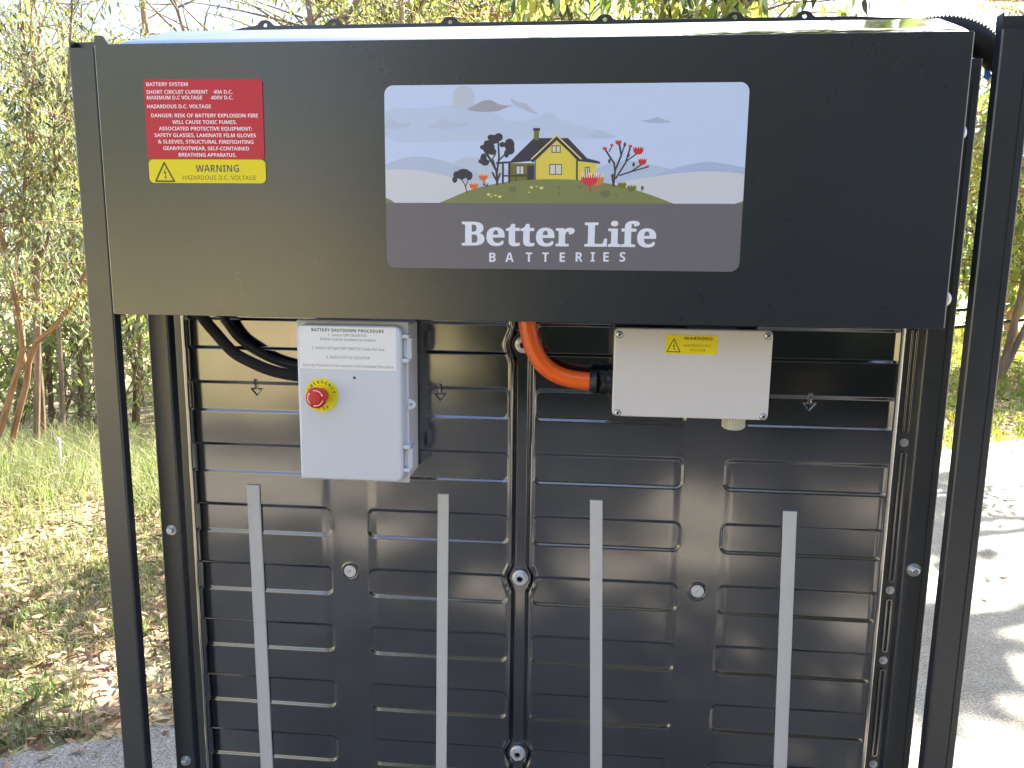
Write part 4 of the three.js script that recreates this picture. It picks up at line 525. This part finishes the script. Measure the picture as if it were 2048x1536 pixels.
  const lug = new THREE.Shape(); lug.moveTo(0, -0.013); lug.quadraticCurveTo(0.0035, -0.0095, 0.006, -0.0088); lug.absarc(0.006, 0, 0.0088, -Math.PI / 2, Math.PI / 2); lug.quadraticCurveTo(0.0035, 0.0095, 0, 0.013); lug.lineTo(0, -0.013); const lh = new THREE.Path(); lh.absarc(0.0062, 0, 0.0034, 0, Math.PI * 2); lug.holes.push(lh);
  part('padlock_lug', new THREE.ExtrudeGeometry(lug, { depth: 0.003, bevelEnabled: true, bevelSize: 0.0005, bevelThickness: 0.0005, bevelSegments: 2 }), M.abs, e, [0.111, ey(1.325), 0.107]);
}
// ---------------------------------------------------------------- junction box
{
  const j = thing('junction_box', 'wide pale junction box with four corner screws on the right', 'junction box', [0.216, 1.3955, LZ]);
  const jx = (x) => x - 0.216, jy = (y) => y - 1.3955;
  part('body', rbox(0.29, 0.164, 0.066, 0.007, 0, 0, 0.036, 3), M.absWarm, j);
  const lid = part('lid', new THREE.ExtrudeGeometry(rrect(0.292, 0.167, 0.007), { depth: 0.014, bevelEnabled: true, bevelSize: 0.0028, bevelThickness: 0.003, bevelSegments: 4, curveSegments: 8 }).translate(0, 0, 0.0725), M.absWarm, j);
  [[0.0767, 1.4693, 0.3], [0.078, 1.3158, 0.1], [0.3555, 1.472, 0.9], [0.356, 1.3161, 0.6]].forEach(([x, y, a]) => { const s = part('screw', new THREE.LatheGeometry([[0.0001, 0.0018], [0.003, 0.0016], [0.0055, 0.0008], [0.0062, 0]].map(p => new THREE.Vector2(...p)), 28).rotateX(Math.PI / 2), M.zinc, lid, [jx(x), jy(y), 0.0897]); s.rotation.z = a; part('cross_slot', merge([box(0.0075, 0.0016, 0.0006, 0, 0, 0.0017), box(0.0016, 0.0075, 0.0006, 0, 0, 0.00172)]), M.socket, s); part('seat', new THREE.RingGeometry(0.0062, 0.0071, 28).translate(0, 0, 0.0002), M.socket, s); });
  const w = 0.0972, h = 0.0362, t = print(w, h, 9000, (x, W, H) => { x.scale(W / 330, H / 120); x.fillStyle = '#f2dc20'; x.fillRect(0, 0, 330, 120); hazard(x, 52, 22, 110, 42, 5.5, '#3c3416'); text(x, 'WARNING', 116, 30, 27, { width: 184, weight: 'bold', color: '#3c3416' }); text(x, 'HAZARDOUS D.C.', 112, 72, 20, { width: 186, color: '#5d5320' }); text(x, 'VOLTAGE', 156, 100, 20, { width: 100, color: '#5d5320' }); });
  const [g, m] = plate(w, h, 0.0008, 0.0005, t); part('warning_label', g, m, lid, [jx(0.165), jy(1.4345), 0.0897]).userData.label = 'yellow warning label with lightning triangle';
  const gy = jy(1.371), gz = 0.052; const gl = new THREE.Group(); gl.name = 'cable_gland'; gl.position.set(jx(0.0675), gy, gz); j.add(gl);
  part('dome_nut', new THREE.LatheGeometry([[0.0165, -0.046], [0.021, -0.044], [0.0235, -0.039], [0.0245, -0.032], [0.0245, -0.031]].map(p => new THREE.Vector2(...p)), 32).rotateZ(-Math.PI / 2).rotateY(0), M.gland, gl);
  part('hex_nut', new THREE.CylinderGeometry(0.026, 0.026, 0.019, 6).rotateX(0.35).rotateZ(Math.PI / 2).translate(-0.0215, 0, 0), M.gland, gl); part('body', new THREE.CylinderGeometry(0.022, 0.022, 0.008, 24).rotateZ(Math.PI / 2).translate(-0.008, 0, 0), M.gland, gl); part('lock_nut', new THREE.CylinderGeometry(0.027, 0.027, 0.006, 6).rotateX(0.1).rotateZ(Math.PI / 2).translate(-0.004, 0, 0), M.gland, gl);
  const rib = [cyl(0.0205, 0.02, 32)]; for (let k = 0; k < 26; k++) { const a = k / 26 * Math.PI * 2; rib.push(cyl(0.0018, 0.019, 6).translate(Math.cos(a) * 0.0208, 0, Math.sin(a) * 0.0208)); } rib.push(new THREE.SphereGeometry(0.0205, 28, 8, 0, Math.PI * 2, Math.PI / 2, Math.PI / 2).scale(1, 0.3, 1).translate(0, -0.01, 0));
  part('vent_plug', merge(rib), M.plug, j, [jx(0.3085), jy(1.2965), 0.05]);
}
// ---------------------------------------------------------------- conduit, cables, hose
{
  const oz = -0.087; const c = part('orange_conduit', tube([[-0.104, 1.62, oz - 0.01], [-0.1045, 1.54, oz - 0.003], [-0.103, 1.485, oz], [-0.094, 1.444, oz], [-0.0745, 1.4075, oz], [-0.0455, 1.385, oz], [-0.014, 1.375, oz], [0.0235, 1.3712, oz]], 0.0178, 60, 28), M.orange, scene); tag(c, 'orange conduit curving from under the cover into the junction box', 'conduit');
  const z1 = -0.1, a = part('black_cable', tube([[-0.82, 1.58, -0.1], [-0.786, 1.49, z1], [-0.7545, 1.45, z1], [-0.716, 1.412, z1 + 0.005], [-0.677, 1.393, z1 + 0.01], [-0.634, 1.3765, z1 + 0.01], [-0.585, 1.3665, z1 + 0.005], [-0.54, 1.364, z1]], 0.0118, 50, 16), M.sleeve, scene); tag(a, 'thick black sleeved cable running from under the cover to the shutdown box', 'cable');
  const z2 = -0.122, b = part(numbered('black_cable'), tube([[-0.78, 1.55, z2], [-0.748, 1.484, z2], [-0.72, 1.442, z2], [-0.69, 1.42, z2], [-0.645, 1.396, z2], [-0.592, 1.383, z2], [-0.54, 1.38, z2]], 0.0085, 40, 14), M.rubber, scene); used.set('black_cable', 2); b.name = 'black_cable_001'; tag(b, 'thinner black cable behind the sleeved one, close to the pack', 'cable');
  const h = part('corrugated_hose', tube([[0.45, 1.985, -0.16], [0.55, 2.02, -0.16], [0.62, 2.036, -0.145], [0.665, 2.037, -0.132], [0.702, 2.02, -0.122], [0.732, 1.996, -0.12], [0.775, 1.978, -0.127], [0.86, 1.97, -0.14]], (t) => 0.0255 + 0.0022 * Math.sin(t * 520), 400, 18), M.rubber, scene); tag(h, 'black corrugated hose looping over the top right corner of the rack', 'hose');
  const g = new THREE.Shape(); g.moveTo(-0.008, 0.012); g.lineTo(-0.003, 0.013); g.lineTo(0.009, -0.003); g.lineTo(0.003, -0.012); g.lineTo(-0.006, -0.008); g.closePath();
  const q = part('blue_tag', new THREE.ExtrudeGeometry(g, { depth: 0.001, bevelEnabled: true, bevelSize: 0.0004, bevelThickness: 0.0004, bevelSegments: 1 }), M.blue, scene, [0.7375, 1.957, -0.13]); q.rotation.y = 0.3; tag(q, 'small blue tag hanging below the corrugated hose', 'tag');
}
renderer.render(scene, camera);
